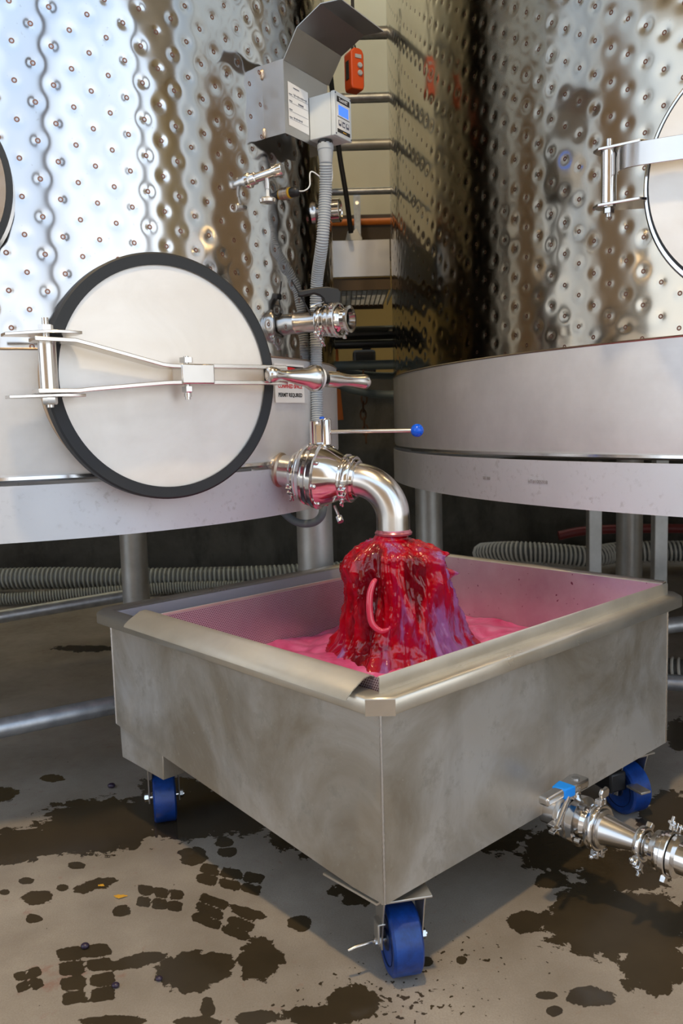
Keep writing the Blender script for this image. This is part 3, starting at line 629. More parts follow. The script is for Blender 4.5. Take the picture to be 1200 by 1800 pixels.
# conduit: gland fitting under the box, corrugated run down the tank
cd = thing('cable_conduit', 'grey corrugated conduit running from the controller down beside the upper valve', 'conduit', (-.05, 2.16, .76))
gx = q_(.125, .034, 1.72)
MB().lathe([(0,.019), (.008,.019)], gx - Z*.008, Z, 8).build('lock_nut', M_blk, cd)
MB().lathe([(0,.0135), (.003,.0165), (.028,.0195), (.034,.0195), (.036,.021), (.048,.021), (.05,.018), (.052,.018)], gx - Z*.058, Z, 32).build('gland_fitting', M_grey, cd)
def smooth_path(P, n):
    P = [np.array(q, float) for q in P]; out = []
    for i in range(len(P)-1):
        p0 = P[max(i-1,0)]; p1 = P[i]; p2 = P[i+1]; p3 = P[min(i+2,len(P)-1)]
        for k in range(n):
            t = k/n; out.append(.5*((2*p1) + (-p0+p2)*t + (2*p0-5*p1+4*p2-p3)*t*t + (-p0+3*p1-3*p2+p3)*t**3))
    out.append(P[-1]); return out
def resample(P, step):
    P = np.array(P); d = np.concatenate([[0], np.cumsum(np.linalg.norm(np.diff(P, axis=0), axis=1))]); n = max(2, int(d[-1]/step))
    s = np.linspace(0, d[-1], n+1); return [V(*[np.interp(q, d, P[:,k]) for k in range(3)]) for q in s]
cpath = smooth_path([gx - Z*.055, gx+V(-.003,.02,-.12), (-.030,2.24,1.48), (-.050,2.31,1.38), (-.057,2.33,1.26), (-.060,2.33,1.06), (-.060,2.31,.95), (-.050,2.30,.86), (-.050,2.30,.78)], 16)
rs = resample(cpath, .0022)
MB().tube(rs, lambda t: .0158 + .0013*(1 if int(round(t*(len(rs)-1))) % 3 else -1), 20).build('corrugated_tube', M_grey, cd, smooth=80)
MB().lathe([(0,.0180), (.006,.0180)], (-.060,2.314,.965), Z, 20).build('cable_tie', M_black, cd)
cl = smooth_path([(-.050,2.3,.80), (-.055,2.29,.745), (-.085,2.29,.722), (-.133,2.30,.728), (-.18,2.33,.77), (-.20,2.42,.80)], 10)
tag(MB().tube(resample(cl, .004), .011, 16).build('cable', M_gypipe), 'grey cable looping just below the left skirt ring behind the big valve', 'cable')

# ------------------------------------------------------------------ small fittings on the left tank
def ptL(x, y, z): a = atan2(y-LC[1], x-LC[0]); return V(LC[0]+LR*cos(a), LC[1]+LR*sin(a), z), V(cos(a), sin(a), 0)
o_, n_ = ptL(-.205, 2.106, 1.597)
sv = thing('sampling_valve', 'small stainless sampling valve with a round thumb paddle on the left tank below the bracket', 'valve', o_)
dS = V(.87,-.40,.14); dS /= np.linalg.norm(dS)
MB().lathe([(-.01,.019), (.004,.019), (.006,.015), (.02,.0145), (.022,.0115), (.070,.0115), (.072,.0145), (.093,.0145), (.096,.0125)], o_, dS, 28).build('valve_body', M_pol, sv)
ol = o_ + dS*.052
MB().tube([ol, ol - Z*.035], .0058, 16).build('spout', M_satin, sv)
MB().tube([ol - Z*.035, ol - Z*.058], .0042, 12).build('stem', M_teflon, sv)
MB().lathe([(0,.008), (.002,.0195), (.009,.021), (.012,.019)], ol - Z*.069, Z, 32).build('thumb_paddle', M_satin, sv)
wl = smooth_path([o_+V(-.01,-.01,0), o_+V(-.022,-.02,-.02), o_+V(-.026,-.02,-.045), o_+V(-.022,-.015,-.062)], 8)
MB().tube(wl, .0014, 6).build('retaining_wire', M_bolt, sv)

o_, n_ = ptL(-.125, 2.232, 1.597)
pb = thing('temperature_probe', 'dark temperature probe plug with a yellow ring and white wire left of the conduit', 'probe', o_)
MB().lathe([(-.01,.016), (.012,.016), (.013,.013)], o_, n_, 24).build('thermowell', M_weld, pb)
MB().lathe([(.0,.0135), (.005,.0135)], o_+n_*.013, n_, 24).build('seal_ring', M_yel, pb)
MB().lathe([(.0,.0125), (.018,.0125), (.022,.010), (.026,.005)], o_+n_*.018, n_, 10).build('plug', M_blk, pb)
wp = smooth_path([o_+n_*.042, o_+n_*.06-Z*.001, o_+n_*.075+V(.0,.01,.012), o_+n_*.07+V(.01,.02,.05), gx+V(.012,.01,-.1), gx+V(.012,.006,-.02)], 10)
MB().tube(wp, .0018, 8).build('wire', M_teflon, pb)

o_, n_ = ptL(-.028, 2.50, 1.615)
tf = thing('clamp_cap', 'round stainless end cap on a clamp stub behind the conduit', 'fitting', o_)
MB().lathe([(-.01,.019), (.02,.019), (.022,.026), (.026,.029), (.036,.029)], o_, n_, 32).build('stub', M_satin, tf)
MB().lathe([(.024,.033), (.048,.033), (.05,.030), (.05,.026), (.047,.024), (.047,.006), (.052,.003)], o_, n_, 40).build('cap', M_pol, tf)

# clamp helper: two-piece sanitary clamp with hinge lugs and wing nut
def clamp(parent, o, d, r, w_, ang, name='clamp', nut=True):
    o = np.array(o); a, b_, d = basis(d)
    mb = MB().lathe([(-w_/2, r*.86), (-w_/2, r*.97), (-w_*.36, r), (w_*.36, r), (w_/2, r*.97), (w_/2, r*.86)], o, d, 48, cap=False)
    R_ = a*cos(ang) + b_*sin(ang); T_ = np.cross(d, R_)
    for sg in (1, -1):
        mb.box(o + R_*(r+.006)*1.0 + T_*sg*.008, (.016, .006, w_*.9), (R_, T_, d))
    mb.box(o - R_*(r+.004), (.012, .014, w_*.8), (R_, T_, d))
    c = mb.build(name, M_pol, parent, bevel=.001)
    if nut:
        q = o + R_*(r+.009)
        s = MB().tube([q - T_*.018, q + T_*.040], .0032, 12)
        s.lathe([(0,.006), (.010,.006)], q + T_*.016, T_, 16)
        s.box(q + T_*.026, (.026, .007, .005), (R_, T_, d)).sphere(q - T_*.02, .0055, 12, 8)
        s.build('wing_nut', M_bolt, c, bevel=.0008)
    return c

# ------------------------------------------------------------------ upper butterfly valve
o_, n_ = ptL(-.1055, 2.269, 1.269)
uv_ = thing('butterfly_valve', 'closed stainless butterfly valve with a black lever, halfway up the left tank', 'valve', o_)
D = V(.895,-.445,-.01); D /= np.linalg.norm(D)
MB().lathe([(-.01,.031), (.003,.029), (.006,.0275), (.072,.0275), (.074,.034), (.08,.035)], o_, D, 40).build('inlet_stub', M_satin, uv_)
MB().lathe([(0,.034), (.004,.040), (.012,.041), (.014,.036), (.018,.036), (.020,.043), (.027,.043), (.029,.037), (.032,.037), (.034,.043), (.041,.043), (.043,.036), (.05,.033), (.056,.0275), (.068,.027), (.07,.034), (.078,.035), (.079,.027), (.055,.0235)], o_+D*.082, D, 48, cap=False).build('valve_body', M_pol, uv_)
MB().lathe([(0,.0232), (.003,.0232)], o_+D*.118, D, 32).build('valve_disc', M_satin, uv_)
clamp(uv_, o_+D*.077, D, .041, .016, 4.2, nut=True)
clamp(uv_, o_+D*.123, D, .046, .012, 5.6, nut=False)
pv = o_+D*.105+Z*.040
MB().lathe([(0,.010), (.022,.010)], pv - Z*.004, Z, 20).build('lever_post', M_pol, uv_)
LA = V(-.93,-.05,0)+V(0,0,.06); LA /= np.linalg.norm(LA); LB = np.cross(Z, LA); LB /= np.linalg.norm(LB); LU = np.cross(LA, LB)
MB().prism([(-.024,-.022), (-.026,.006), (-.018,.016), (.01,.020), (.03,.018), (.05,.014), (.083,.006), (.088,.002), (.087,-.009), (.078,-.009), (.045,.0), (.030,-.004), (.020,-.012), (.016,-.024)], pv+Z*.026+LA*.0, LA, LU, LB, .022).build('lever', M_blk, uv_, bevel=.003)
MB().tube([pv+Z*.012+LA*.008-LB*.012, pv+LA*.055-LB*.012-Z*.003], .0028, 10).build('trigger_rod', M_bolt, uv_)
z1 = o_+D*.052
MB().tube([z1+V(-.055,-.03,.105), z1+V(-.03,-.025,.06), z1+V(.0,-.02,.0)], .0022, 8).build('zip_tie', M_black, uv_)

# ------------------------------------------------------------------ big must valve and elbow
O = V(-.161, 2.169, .880); D = V(.925,-.36,-.12); D /= np.linalg.norm(D)
A_, B_, _ = basis(D)
mv = thing('must_valve', 'large stainless ball valve with a blue knobbed lever above the bin', 'valve', O)
MB().lathe([(-.06,.041), (.0,.041), (.004,.044), (.007,.041), (.050,.040)], O, D, 48).build('inlet_stub', M_satin, mv)
MB().lathe([(.002,.041), (.005,.046), (.011,.046), (.016,.041)], O - D*.004, D, 40, cap=False).build('weld_seam', M_weld, mv)
body = MB().lathe([(.060,.050), (.066,.050), (.068,.071), (.074,.073), (.078,.071), (.078,.077), (.088,.081), (.090,.078), (.094,.078), (.096,.082), (.104,.083), (.106,.080), (.110,.080), (.112,.087), (.124,.0885), (.126,.086), (.128,.080), (.150,.072), (.182,.056), (.192,.050), (.200,.048)], O, D, 72).build('valve_body', M_pol, mv, smooth=28)
clamp(mv, O+D*.055, D, .054, .018, 3.9)
# flange bolts
for k in range(8):
    a = 2*pi*k/8+.3; q = O + D*.126 + (A_*cos(a)+B_*sin(a))*.079
    MB().lathe([(0,.0065), (.007,.0065)], q, D, 6).sphere(q + D*.007, .0062, 12, 8).build('flange_bolt', M_bolt, mv)
# stem housing: two round posts with flats
s0 = O + D*.128 + Z*.070
MB().lathe([(0,.0155), (.062,.0155), (.065,.0135)], s0 + V(.007,-.004,.010), Z, 32).lathe([(0,.0155), (.058,.0155), (.06,.013)], s0 + V(-.018,.004,.010), Z, 32).build('stem_housing', M_pol, mv)
MB().box(s0+V(-.004,-.003,.038), (.030,.024,.05)).build('housing_block', M_pol, mv, bevel=.003)
MB().lathe([(0,.0065), (.006,.0065), (.008,.005)], s0 + V(-.001,.0,.073), Z, 16).build('blue_cap', M_ball, mv)
h0 = s0 + V(.012,-.004,.042); h1 = V(.182, 2.075, .9745)
MB().tube([h0, h1], .0052, 16).build('lever_rod', M_satin, mv)
hd = (h1-h0)/np.linalg.norm(h1-h0)
MB().sphere(h1 + hd*.013, .0165, 28, 18).build('lever_knob', M_ball, mv, smooth=80)
q = O + D*.155 - Z*.075
MB().tube([q, q + V(.012,-.02,-.03)], .0038, 12).lathe([(0,.0085),(.016,.0085)], q + V(.010,-.018,-.026), V(.012,-.02,-.03), 8).build('drain_screw', M_bolt, mv)

el = thing('pipe_elbow', 'curved stainless elbow pouring crimson must from the big valve into the bin', 'pipe', O+D*.21)
E0 = O + D*.215; Dh = V(D[0], D[1], 0); Dh /= np.linalg.norm(Dh); Rb = .098
pts = [E0 - D*.02, E0]
for k in range(1, 25):
    a = pi/2*k/24; pts.append(E0 + Dh*Rb*sin(a) - Z*(Rb*(1-cos(a))))
pts.append(pts[-1] - Z*.035)
MB().tube(pts, .0425, 44, cap=False).build('elbow_bend', M_satin, el, smooth=60)
MB().tube(pts[2:], .0405, 36, cap=False).build('inner_wall', M_sheet, el)
ep = pts[-1]
MB().lathe([(0,.0405), (-.001,.046), (.004,.0475), (.008,.044), (.012,.0425)], ep - Z*.004, Z, 44, cap=False).build('outlet_ferrule', M_stain, el)
MB().lathe([(-.006,.050), (.0,.0525), (.006,.050), (.008,.043)], E0, D, 48).build('inlet_ferrule', M_pol, el)
clamp(el, E0 - D*.012, D, .060, .020, 3.6)
MB().lathe([(0,.056), (.002,.063), (.007,.063), (.009,.056)], E0 - D*.030, D, 48, cap=False).build('clamp_ring', M_pol, el)
# ------------------------------------------------------------------ wheeled bin
from mathutils import noise as mnoise
yaw = 0.8253
U = V(-cos(yaw), sin(yaw), 0); W = V(sin(yaw), cos(yaw), 0); FB = V(.0555, 1.3306, 0)
def bp(u, w, z): return FB + U*u + W*w + Z*z
LU_, LW_ = .944, 1.028           # body size
ZR = .552
def zbot(u, w): return .176 - .012*w/LW_ + .078*max(0, (u-.08))/.86
bin_ = thing('drain_bin', 'square stainless must bin on blue wheels, standing in front of both tanks', 'bin', bp(.47, .51, 0))
t = .004
cs = [(0,0), (LU_,0), (LU_,LW_), (0,LW_)]; ci_ = [(t,t), (LU_-t,t), (LU_-t,LW_-t), (t,LW_-t)]
nseg = 12
def per(cs_, rad=.006):
    out = []
    for i in range(4):
        p0 = np.array(cs_[i], float); p1 = np.array(cs_[(i+1) % 4], float)
        for k in range(nseg): out.append(p0 + (p1-p0)*k/nseg)
    return out
po, pi_ = per(cs), per(ci_)
vs = []; n = len(po)
for (u, w_) in po: vs.append(bp(u, w_, ZR-.006))
for (u, w_) in po: vs.append(bp(u, w_, zbot(u, w_)))
for (u, w_) in pi_: vs.append(bp(u, w_, ZR-.006))
for (u, w_) in pi_: vs.append(bp(u, w_, zbot(u, w_)+.004))
fs = []
for k in range(n):
    j = (k+1) % n
    fs += [(k, j, n+j, n+k), (2*n+k, 3*n+k, 3*n+j, 2*n+j)]
nb = len(vs)
for (s, zo) in ((n, 0), (3*n, .004)):
    g = len(vs); grid = {}
    for a in range(nseg+1):
        for b in range(nseg+1):
            u = LU_*a/nseg; w_ = LW_*b/nseg
            if s != n: u = t+(LU_-2*t)*a/nseg; w_ = t+(LW_-2*t)*b/nseg
            vs.append(bp(u, w_, zbot(u, w_)+zo))
    for a in range(nseg):
        for b in range(nseg):
            q = [g+a*(nseg+1)+b, g+(a+1)*(nseg+1)+b, g+(a+1)*(nseg+1)+b+1, g+a*(nseg+1)+b+1]; fs.append(tuple(q))
MB().add(vs, fs).build('bin_body', M_bin, bin_, fix=False)
M_liner = mat('pale_inner_steel', (.66,.62,.68), .38, .45)
ln_ = MB(); e_ = .0055; cl__ = [(e_,e_), (LU_-e_,e_), (LU_-e_,LW_-e_), (e_,LW_-e_)]
for k in range(4):
    (u1_, w1_), (u2_, w2_) = cl__[k], cl__[(k+1) % 4]
    ln_.add([bp(u1_, w1_, ZR-.007), bp(u2_, w2_, ZR-.007), bp(u2_, w2_, zbot(u2_, w2_)+.006), bp(u1_, w1_, zbot(u1_, w1_)+.006)], [(0,1,2,3)])
ln_.build('inner_liner', M_liner, bin_, fix=False)
# rim: folded lip with cropped corners
def rim_loop(off, z, ch):
    a0_, a1_, b0_, b1_ = -off, LU_+off, -off, LW_+off
    P = [(a0_+ch, b0_), (a1_-ch, b0_), (a1_, b0_+ch), (a1_, b1_-ch), (a1_-ch, b1_), (a0_+ch, b1_), (a0_, b1_-ch), (a0_, b0_+ch)]
    return [bp(u, w_, z) for u, w_ in P]
loops = [rim_loop(-.004, ZR-.012, .002), rim_loop(-.004, ZR-.002, .002), rim_loop(-.001, ZR, .004), rim_loop(.030, ZR, .032), rim_loop(.034, ZR-.002, .034), rim_loop(.036, ZR-.006, .035), rim_loop(.036, ZR-.027, .035), rim_loop(.034, ZR-.030, .034), rim_loop(.031, ZR-.029, .033), rim_loop(.031, ZR-.008, .033), rim_loop(.0, ZR-.006, .004)]
vs = [q for l in loops for q in l]; fs = []
for i in range(len(loops)):
    i2 = (i+1) % len(loops)
    for k in range(8): fs.append((i*8+k, i*8+(k+1)%8, i2*8+(k+1)%8, i2*8+k))
MB().add(vs, fs).build('rim', M_rim, bin_, smooth=50)
# bright crop at the front corner, weld seams up the corners
cc_ = [bp(-.036+.034, -.0372, ZR-.003), bp(-.0372, -.036+.034, ZR-.003), bp(-.0372, -.036+.034, ZR-.031), bp(-.036+.034, -.0372, ZR-.031)]
MB().add(cc_, [(0,1,2,3)]).build('corner_cap', M_pol, bin_)
for (u, w_) in cs:
    pts_ = [bp(u, w_, z) for z in np.linspace(zbot(u, w_)+.002, ZR-.032, 60)]
    MB().tube(pts_, lambda s: .0023 + .0006*sin(s*190), 8).build('weld_seam', M_satin, bin_)
# caster mounts and casters
def caster(u, w_, zt, ax_yaw, lbl=None):
    o = bp(u, w_, 0); A = V(cos(ax_yaw), sin(ax_yaw), 0); R_ = V(-sin(ax_yaw), cos(ax_yaw), 0)
    wr, ww = .0635, .056; hc = o + Z*wr
    f = MB()
    f.box(o + Z*(zt-.002), (.094, .10, .004), (A, R_, Z))
    f.lathe([(0,.03), (.010,.033), (.014,.026)], o + Z*(zt-.016), Z, 28)
    for sg in (-1, 1):
        q0 = o + A*sg*(.0375)
        top = zt-.012
        f.prism([(-.036, top), (.036, top), (.030, top-.018), (.014, wr+.006), (.013, wr-.012), (-.013, wr-.012), (-.014, wr+.006), (-.030, top-.018)], q0, R_, Z, A, .0035)
    f.box(o + Z*(zt-.012), (.076, .07, .004), (A, R_, Z))
    fk = f.build('caster', M_zinc, bin_, bevel=.001)
    MB().lathe([(-ww/2+.002, .044), (-ww/2, .047), (-ww/2, .058), (-ww/2+.004, wr), (ww/2-.004, wr), (ww/2, .058), (ww/2, .047), (ww/2-.002, .044)], hc, A, 56).build('wheel', M_blue, fk)
    MB().lathe([(-ww/2-.001, .012), (-ww/2-.001, .018), (-ww/2+.008, .022), (-ww/2+.010, .040), (-ww/2-.0005, .045), (ww/2+.0005, .045), (ww/2-.010, .040), (ww/2-.008, .022), (ww/2+.001, .018), (ww/2+.001, .012)], hc, A, 40).build('wheel_hub', M_bluedk, fk)
    ax = MB().lathe([(-.050, .0055), (.050, .0055)], hc, A, 16)
    ax.lathe([(-.049, .010), (-.039, .010)], hc, A, 6).lathe([(.039, .010), (.047, .010)], hc, A, 6).lathe([(-.040, .013), (-.038, .013)], hc, A, 24)
    ax.build('axle_bolt', M_bolt, fk)
    return fk, A, R_, hc
fk, A1, R1, h1_ = caster(.040, .078, .1655, radians(12))
# brake tab and pin of the front caster
MB().box(h1_ - A1*.046 + Z*.026 - R1*.01, (.004, .030, .036), (A1, R1, Z)).box(h1_ - A1*.040 + Z*.044 - R1*.01, (.014, .030, .003), (A1, R1, Z)).build('brake_tab', M_zinc, fk, bevel=.001)
MB().tube([h1_ - A1*.05 - R1*.0, h1_ - A1*.085 - R1*.01 + Z*.002, h1_ - A1*.10 - R1*.01 - Z*.003], .003, 10).build('brake_pin', M_bolt, fk)
MB().prism([(.02,-.0), (.16,-.0), (.16,.05), (.05,.06), (.02,.03)], bp(0, .0, .1685), U, W, Z, .004).build('mounting_plate', M_rim, bin_)
caster(LU_-.078, .080, .1665, radians(14))
# boxed bracket over the left caster (bottom rises here)
u0, u1, w0, w1 = LU_-.215, LU_-.008, .004, .13
vs = [bp(u, w_, zz) for (u, w_) in ((u0+.004, w0), (u1-.004, w0), (u1-.004, w1), (u0+.004, w1)) for zz in (.170,)] + [bp(u, w_, zbot(u, w_)+.001) for (u, w_) in ((u0, w0), (u1, w0), (u1, w1), (u0, w1))]
MB().add(vs, [(0,1,2,3), (4,7,6,5), (0,4,5,1), (1,5,6,2), (2,6,7,3), (3,7,4,0)]).build('caster_bracket', M_bin, bin_, bevel=.002)
vs = [bp(u, w_, zz) for (u, w_) in ((u0+.03, LW_-w1), (u1-.012, LW_-w1), (u1-.012, LW_-w0), (u0+.03, LW_-w0)) for zz in (.169,)] + [bp(u, w_, zbot(u, w_)+.001) for (u, w_) in ((u0, LW_-w1), (u1, LW_-w1), (u1, LW_-w0), (u0, LW_-w0))]
MB().add(vs, [(0,1,2,3), (4,7,6,5), (0,4,5,1), (1,5,6,2), (2,6,7,3), (3,7,4,0)]).build('caster_bracket', M_bin, bin_, bevel=.002)
caster(LU_-.118, LW_-.085, .1665, radians(14))
fk, A3, R3_, h3 = caster(.055, LW_-.10, .162, radians(24))
MB().box(h3 - A3*.055 + Z*.035, (.05, .07, .05), (A3, R3_, Z)).build('brake_housing', M_blk, fk, bevel=.006)
MB().box(h3 - A3*.03 - R3_*.075 + Z*.03, (.03, .05, .006), (A3, R3_, V(0,0,1))).build('brake_pedal', M_zinc, fk, bevel=.001)

# ------------------------------------------------------------------ strainer basket
bk = thing('strainer_basket', 'perforated stainless strainer basket hung inside the wheeled bin', 'basket', bp(.38, .51, .33))
BU0, BU1, BW0, BW1, BZ0, BZ1 = .008, .805, .008, 1.014, .33, .572
def wall(name, o, ax, L, z0, z1, n_, mt, th=.0025):
    a = o + Z*0; vs = np.array([o + ax*0 + Z*z0, o + ax*L + Z*z0, o + ax*L + Z*z1, o + Z*z1])
    inn = vs + n_*th; allv = np.concatenate([vs, inn])
    fs = np.array([(0,1,2,3), (7,6,5,4), (0,4,5,1), (1,5,6,2), (2,6,7,3), (3,7,4,0)])
    uv = np.array([(0,z0), (L,z0), (L,z1), (0,z1)]*2)
    ob = grid_mesh(name, allv, fs, mt, bk, uv); ob.data.polygons.foreach_set('use_smooth', [False]*6); return ob
wall('perforated_wall', bp(BU1, BW0, 0), W, BW1-BW0, BZ0, BZ1-.028, -U, M_perf)
wall('perforated_wall', bp(BU0, BW0, 0), U, BU1-BU0-.035, BZ0, BZ1, W, M_perf)
wall('end_wall', bp(BU0, BW1, 0), U, BU1-BU0, BZ0, BZ1+.004, -W, M_inner)
wall('end_wall', bp(BU0, BW0, 0), W, BW1-BW0, BZ0, ZR-.004, U, M_inner)
MB().box(bp((BU0+BU1)/2, (BW0+BW1)/2, BZ0), (BU1-BU0, BW1-BW0, .003), (U, W, Z)).build('basket_floor', M_perf, bk)
# folded flange over the left-front rim
MB().strip([(.0,.0), (.0,.004), (-.008,.0075), (-.022,.006), (-.050,-.009), (-.062,-.018), (-.064,-.022)], bp(.022, BW0, BZ1-.004), W, Z, U, BU1-.06, .0022).build('flange', M_bkt, bk, smooth=60)
MB().strip([(-.0,.0), (.0,.008), (.006,.013), (.016,.014), (.024,.008), (.026,-.002)], bp(BU0, BW1, BZ1-.004), W, Z, U, BU1-BU0, .0022).build('flange', M_bkt, bk, smooth=60)
# upright flange along the right-front rim
MB().strip([(-.002,-.022), (-.002,.006), (.001,.0085), (.005,.006)], bp(BU0-.010, BW0-.012, BZ1), -U*-1, Z, W, BW1-BW0+.016, .0022).box(bp(BU0-.001, (BW0+BW1)/2, ZR-.001), (.014, BW1-BW0, .002), (U, W, Z)).build('flange', M_bkt, bk, smooth=60)
MB().box(bp(BU1+.001, (BW0+BW1)/2, BZ1-.025), (.004, BW1-BW0-.004, .008), (U, W, Z)).build('top_bar', M_bkt, bk, bevel=.001)

# ------------------------------------------------------------------ must
ZM = .408
def pool():
    us = np.linspace(BU0+.0035, BU1-.0035, 150); ws = np.linspace(BW0+.0035, BW1-.0035, 200); vs = []
    mc = V(.148, 2.09, 0)
    for u in us:
        for w_ in ws:
            q = bp(u, w_, 0); d = np.linalg.norm((q-mc)[:2])
            h = .011*mnoise.fractal(Vector((q[0]*7, q[1]*7, 3.1)), 1, 2, 4) + .012*math.exp(-((d-.24)/.05)**2)*mnoise.noise(Vector((q[0]*14, q[1]*14, 8)))*2
            h += .012*math.exp(-(d/.2)**2)
            vs.append(q + Z*(ZM+h))
    n_, m_ = len(us), len(ws); i = np.arange(n_*m_).reshape(n_, m_)
    fs = np.stack([i[:-1,:-1], i[1:,:-1], i[1:,1:], i[:-1,1:]], -1).reshape(-1, 4)
    o = grid_mesh('pink_must_pool', np.array(vs), fs, M_foam)
    tag(o, 'foamy pink must filling the bottom of the strainer basket', 'wine must', kind='stuff')
pool()
M_rib = mat('pink_skin', (.62,.05,.10), .15); bsdf(M_rib).inputs['Coat Weight'].default_value = .6
def mound():
    prof = [(.716,.040,0),(.706,.046,.1),(.699,.060,.35),(.690,.078,.6),(.678,.098,.8),(.664,.112,1),(.64,.121,1),(.60,.126,1),(.55,.132,1),(.50,.143,1),(.46,.155,1),(.43,.170,1),(.405,.195,.8),(.39,.215,.5)]
    zs_ = [q[0] for q in prof][::-1]; rs_ = [q[1] for q in prof][::-1]; am_ = [q[2] for q in prof][::-1]
    nz, na = 150, 260; vs = []
    ztab = np.concatenate([np.linspace(.716,.66,50)[:-1], np.linspace(.66,.39,nz-49)])
    lob = [(-.1,.668,.030,.30,.012), (.0,.612,.034,.26,.012), (.25,.57,.012,.3,.02), (2.9,.63,.012,.3,.03), (-2.6,.64,.014,.4,.03), (-.9,.655,.012,.5,.014), (-1.5,.675,.012,.5,.012)]
    for z in ztab:
        s = (.716 - z)/.326
        cx = np.interp(z, [.39,.5,.6,.70], [.152,.146,.138,.123]); cy = np.interp(z, [.39,.5,.6,.70], [2.105,2.09,2.075,2.056])
        r0 = np.interp(z, zs_, rs_); am = np.interp(z, zs_, am_)
        for k in range(na):
            a = 2*pi*k/na
            ca, sa = cos(a), sin(a)
            v = Vector((ca*2.3, sa*2.3, z*4.0+5))
            nn_ = mnoise.fractal(v, 1, 2, 3); wz_ = mnoise.noise(Vector((ca*3, sa*3, z*7)))*.5
            rd = 1 - abs(mnoise.noise(Vector((ca*4.2+wz_, sa*4.2+wz_, z*5+1))))*2; r2 = 1 - abs(mnoise.noise(Vector((ca*9+wz_*2, sa*9, z*9+4))))*2
            fi = mnoise.fractal(Vector((ca*9, sa*9, z*26)), .8, 2, 4)
            r = r0 + am*(.024*nn_ + .014*rd*rd*rd*min(1, s*2.2) + .007*r2*r2*r2 + .003*fi) - am*.006
            for (la, lz, lr, wa, wz) in lob:
                da = (a-la+pi) % (2*pi) - pi
                r += lr*math.exp(-(da/wa)**2 - ((z-lz)/wz)**2)
            zz = z - .006*am*mnoise.noise(Vector((ca*4, sa*4, z*8))) + (.006*mnoise.fractal(Vector((ca*r*60, sa*r*60, 4)), 1, 2, 3) if z > .66 and z < .7 else 0)
            vs.append((cx + r*ca, cy + r*sa, zz))
    n_ = len(ztab); i = np.arange(n_*na).reshape(n_, na); j = np.roll(i, -1, axis=1)
    fs = np.stack([i[:-1], i[1:], j[1:], j[:-1]], -1).reshape(-1, 4)
    o = grid_mesh('gushing_must', np.array(vs), fs, M_must)
    tag(o, 'glossy crimson must gushing in a tall mound beneath the elbow pipe', 'wine must', kind='stuff')
    # curling skin ribbon on the front
    rb = smooth_path([(.078,1.955,.622), (.070,1.948,.612), (.062,1.942,.585), (.061,1.936,.545), (.067,1.930,.518), (.086,1.924,.503), (.104,1.920,.508), (.108,1.920,.515)], 12)
    m_ = MB().tube(rb, lambda s: .0085*(.35+.65*sin(pi*min(1, s*1.1+.05))**.6) if s*1.1+.05 < 1 else .003, 14)
    m_.build('curling_stream', M_rib, o, smooth=80)
mound()

# ------------------------------------------------------------------ drain valve assembly on the right-front face
P0 = bp(-.001, .502, .172); DD = -U
vlv = thing('drain_valve', 'stainless drain valve with a blue-taped lever on the right face of the wheeled bin', 'valve', P0)
MB().lathe([(-.01,.030), (.030,.030), (.034,.040), (.044,.040)], P0, DD, 40).build('outlet_stub', M_satin, vlv)
clamp(vlv, P0+DD*.040, DD, .046, .016, 3.3, nut=False)
MB().lathe([(0,.034), (.002,.047), (.012,.049), (.014,.044), (.018,.044), (.020,.050), (.034,.051), (.036,.045), (.040,.034), (.052,.030), (.056,.038), (.064,.039)], P0+DD*.046, DD, 52).build('valve_body', M_pol, vlv, smooth=28)
for k in range(4):
    a_, b_, _ = basis(DD); q = P0+DD*.084 + a_*cos(k*1.57+.5)*.046 + b_*sin(k*1.57+.5)*.046
    MB().lathe([(0,.0055), (.012,.0055)], q, DD, 6).build('body_bolt', M_bolt, vlv)
sp_ = P0+DD*.060+Z*.045
MB().lathe([(0,.011), (.035,.011)], sp_, Z, 24).build('stem', M_pol, vlv)
hz = sp_ + Z*.040
HD = V(-.93,.28,0); HD = V(-W[0], -W[1], 0)*1.0; HN = np.cross(Z, HD)
mbh = MB().prism([(-.026,-.016), (-.026,.016), (-.010,.022), (.03,.018), (.05,.012), (.118,.012), (.118,-.012), (.05,-.012), (.03,-.018), (-.010,-.022)], hz - Z*.008, HD, HN, Z, .018)
hn_ = mbh.build('lever', M_satin, vlv, bevel=.005, seg=3)
MB().lathe([(0,.008), (.003,.008)], hz + Z*.0005, Z, 20).build('lever_screw', M_sheet, hn_)
MB().prism([(.030,-.0195), (.030,.0195), (.062,.014), (.066,-.014)], hz - Z*.0085, HD, HN, Z, .0215).build('blue_tape', M_tape, hn_, bevel=.003)
MB().tube([hz + HD*.05 - Z*.018 + HN*.014, hz + HD*.118 - Z*.050 + HN*.030], .0048, 12).build('lever_trigger', M_satin, vlv)
clamp(vlv, P0+DD*.112, DD, .047, .018, 4.6)
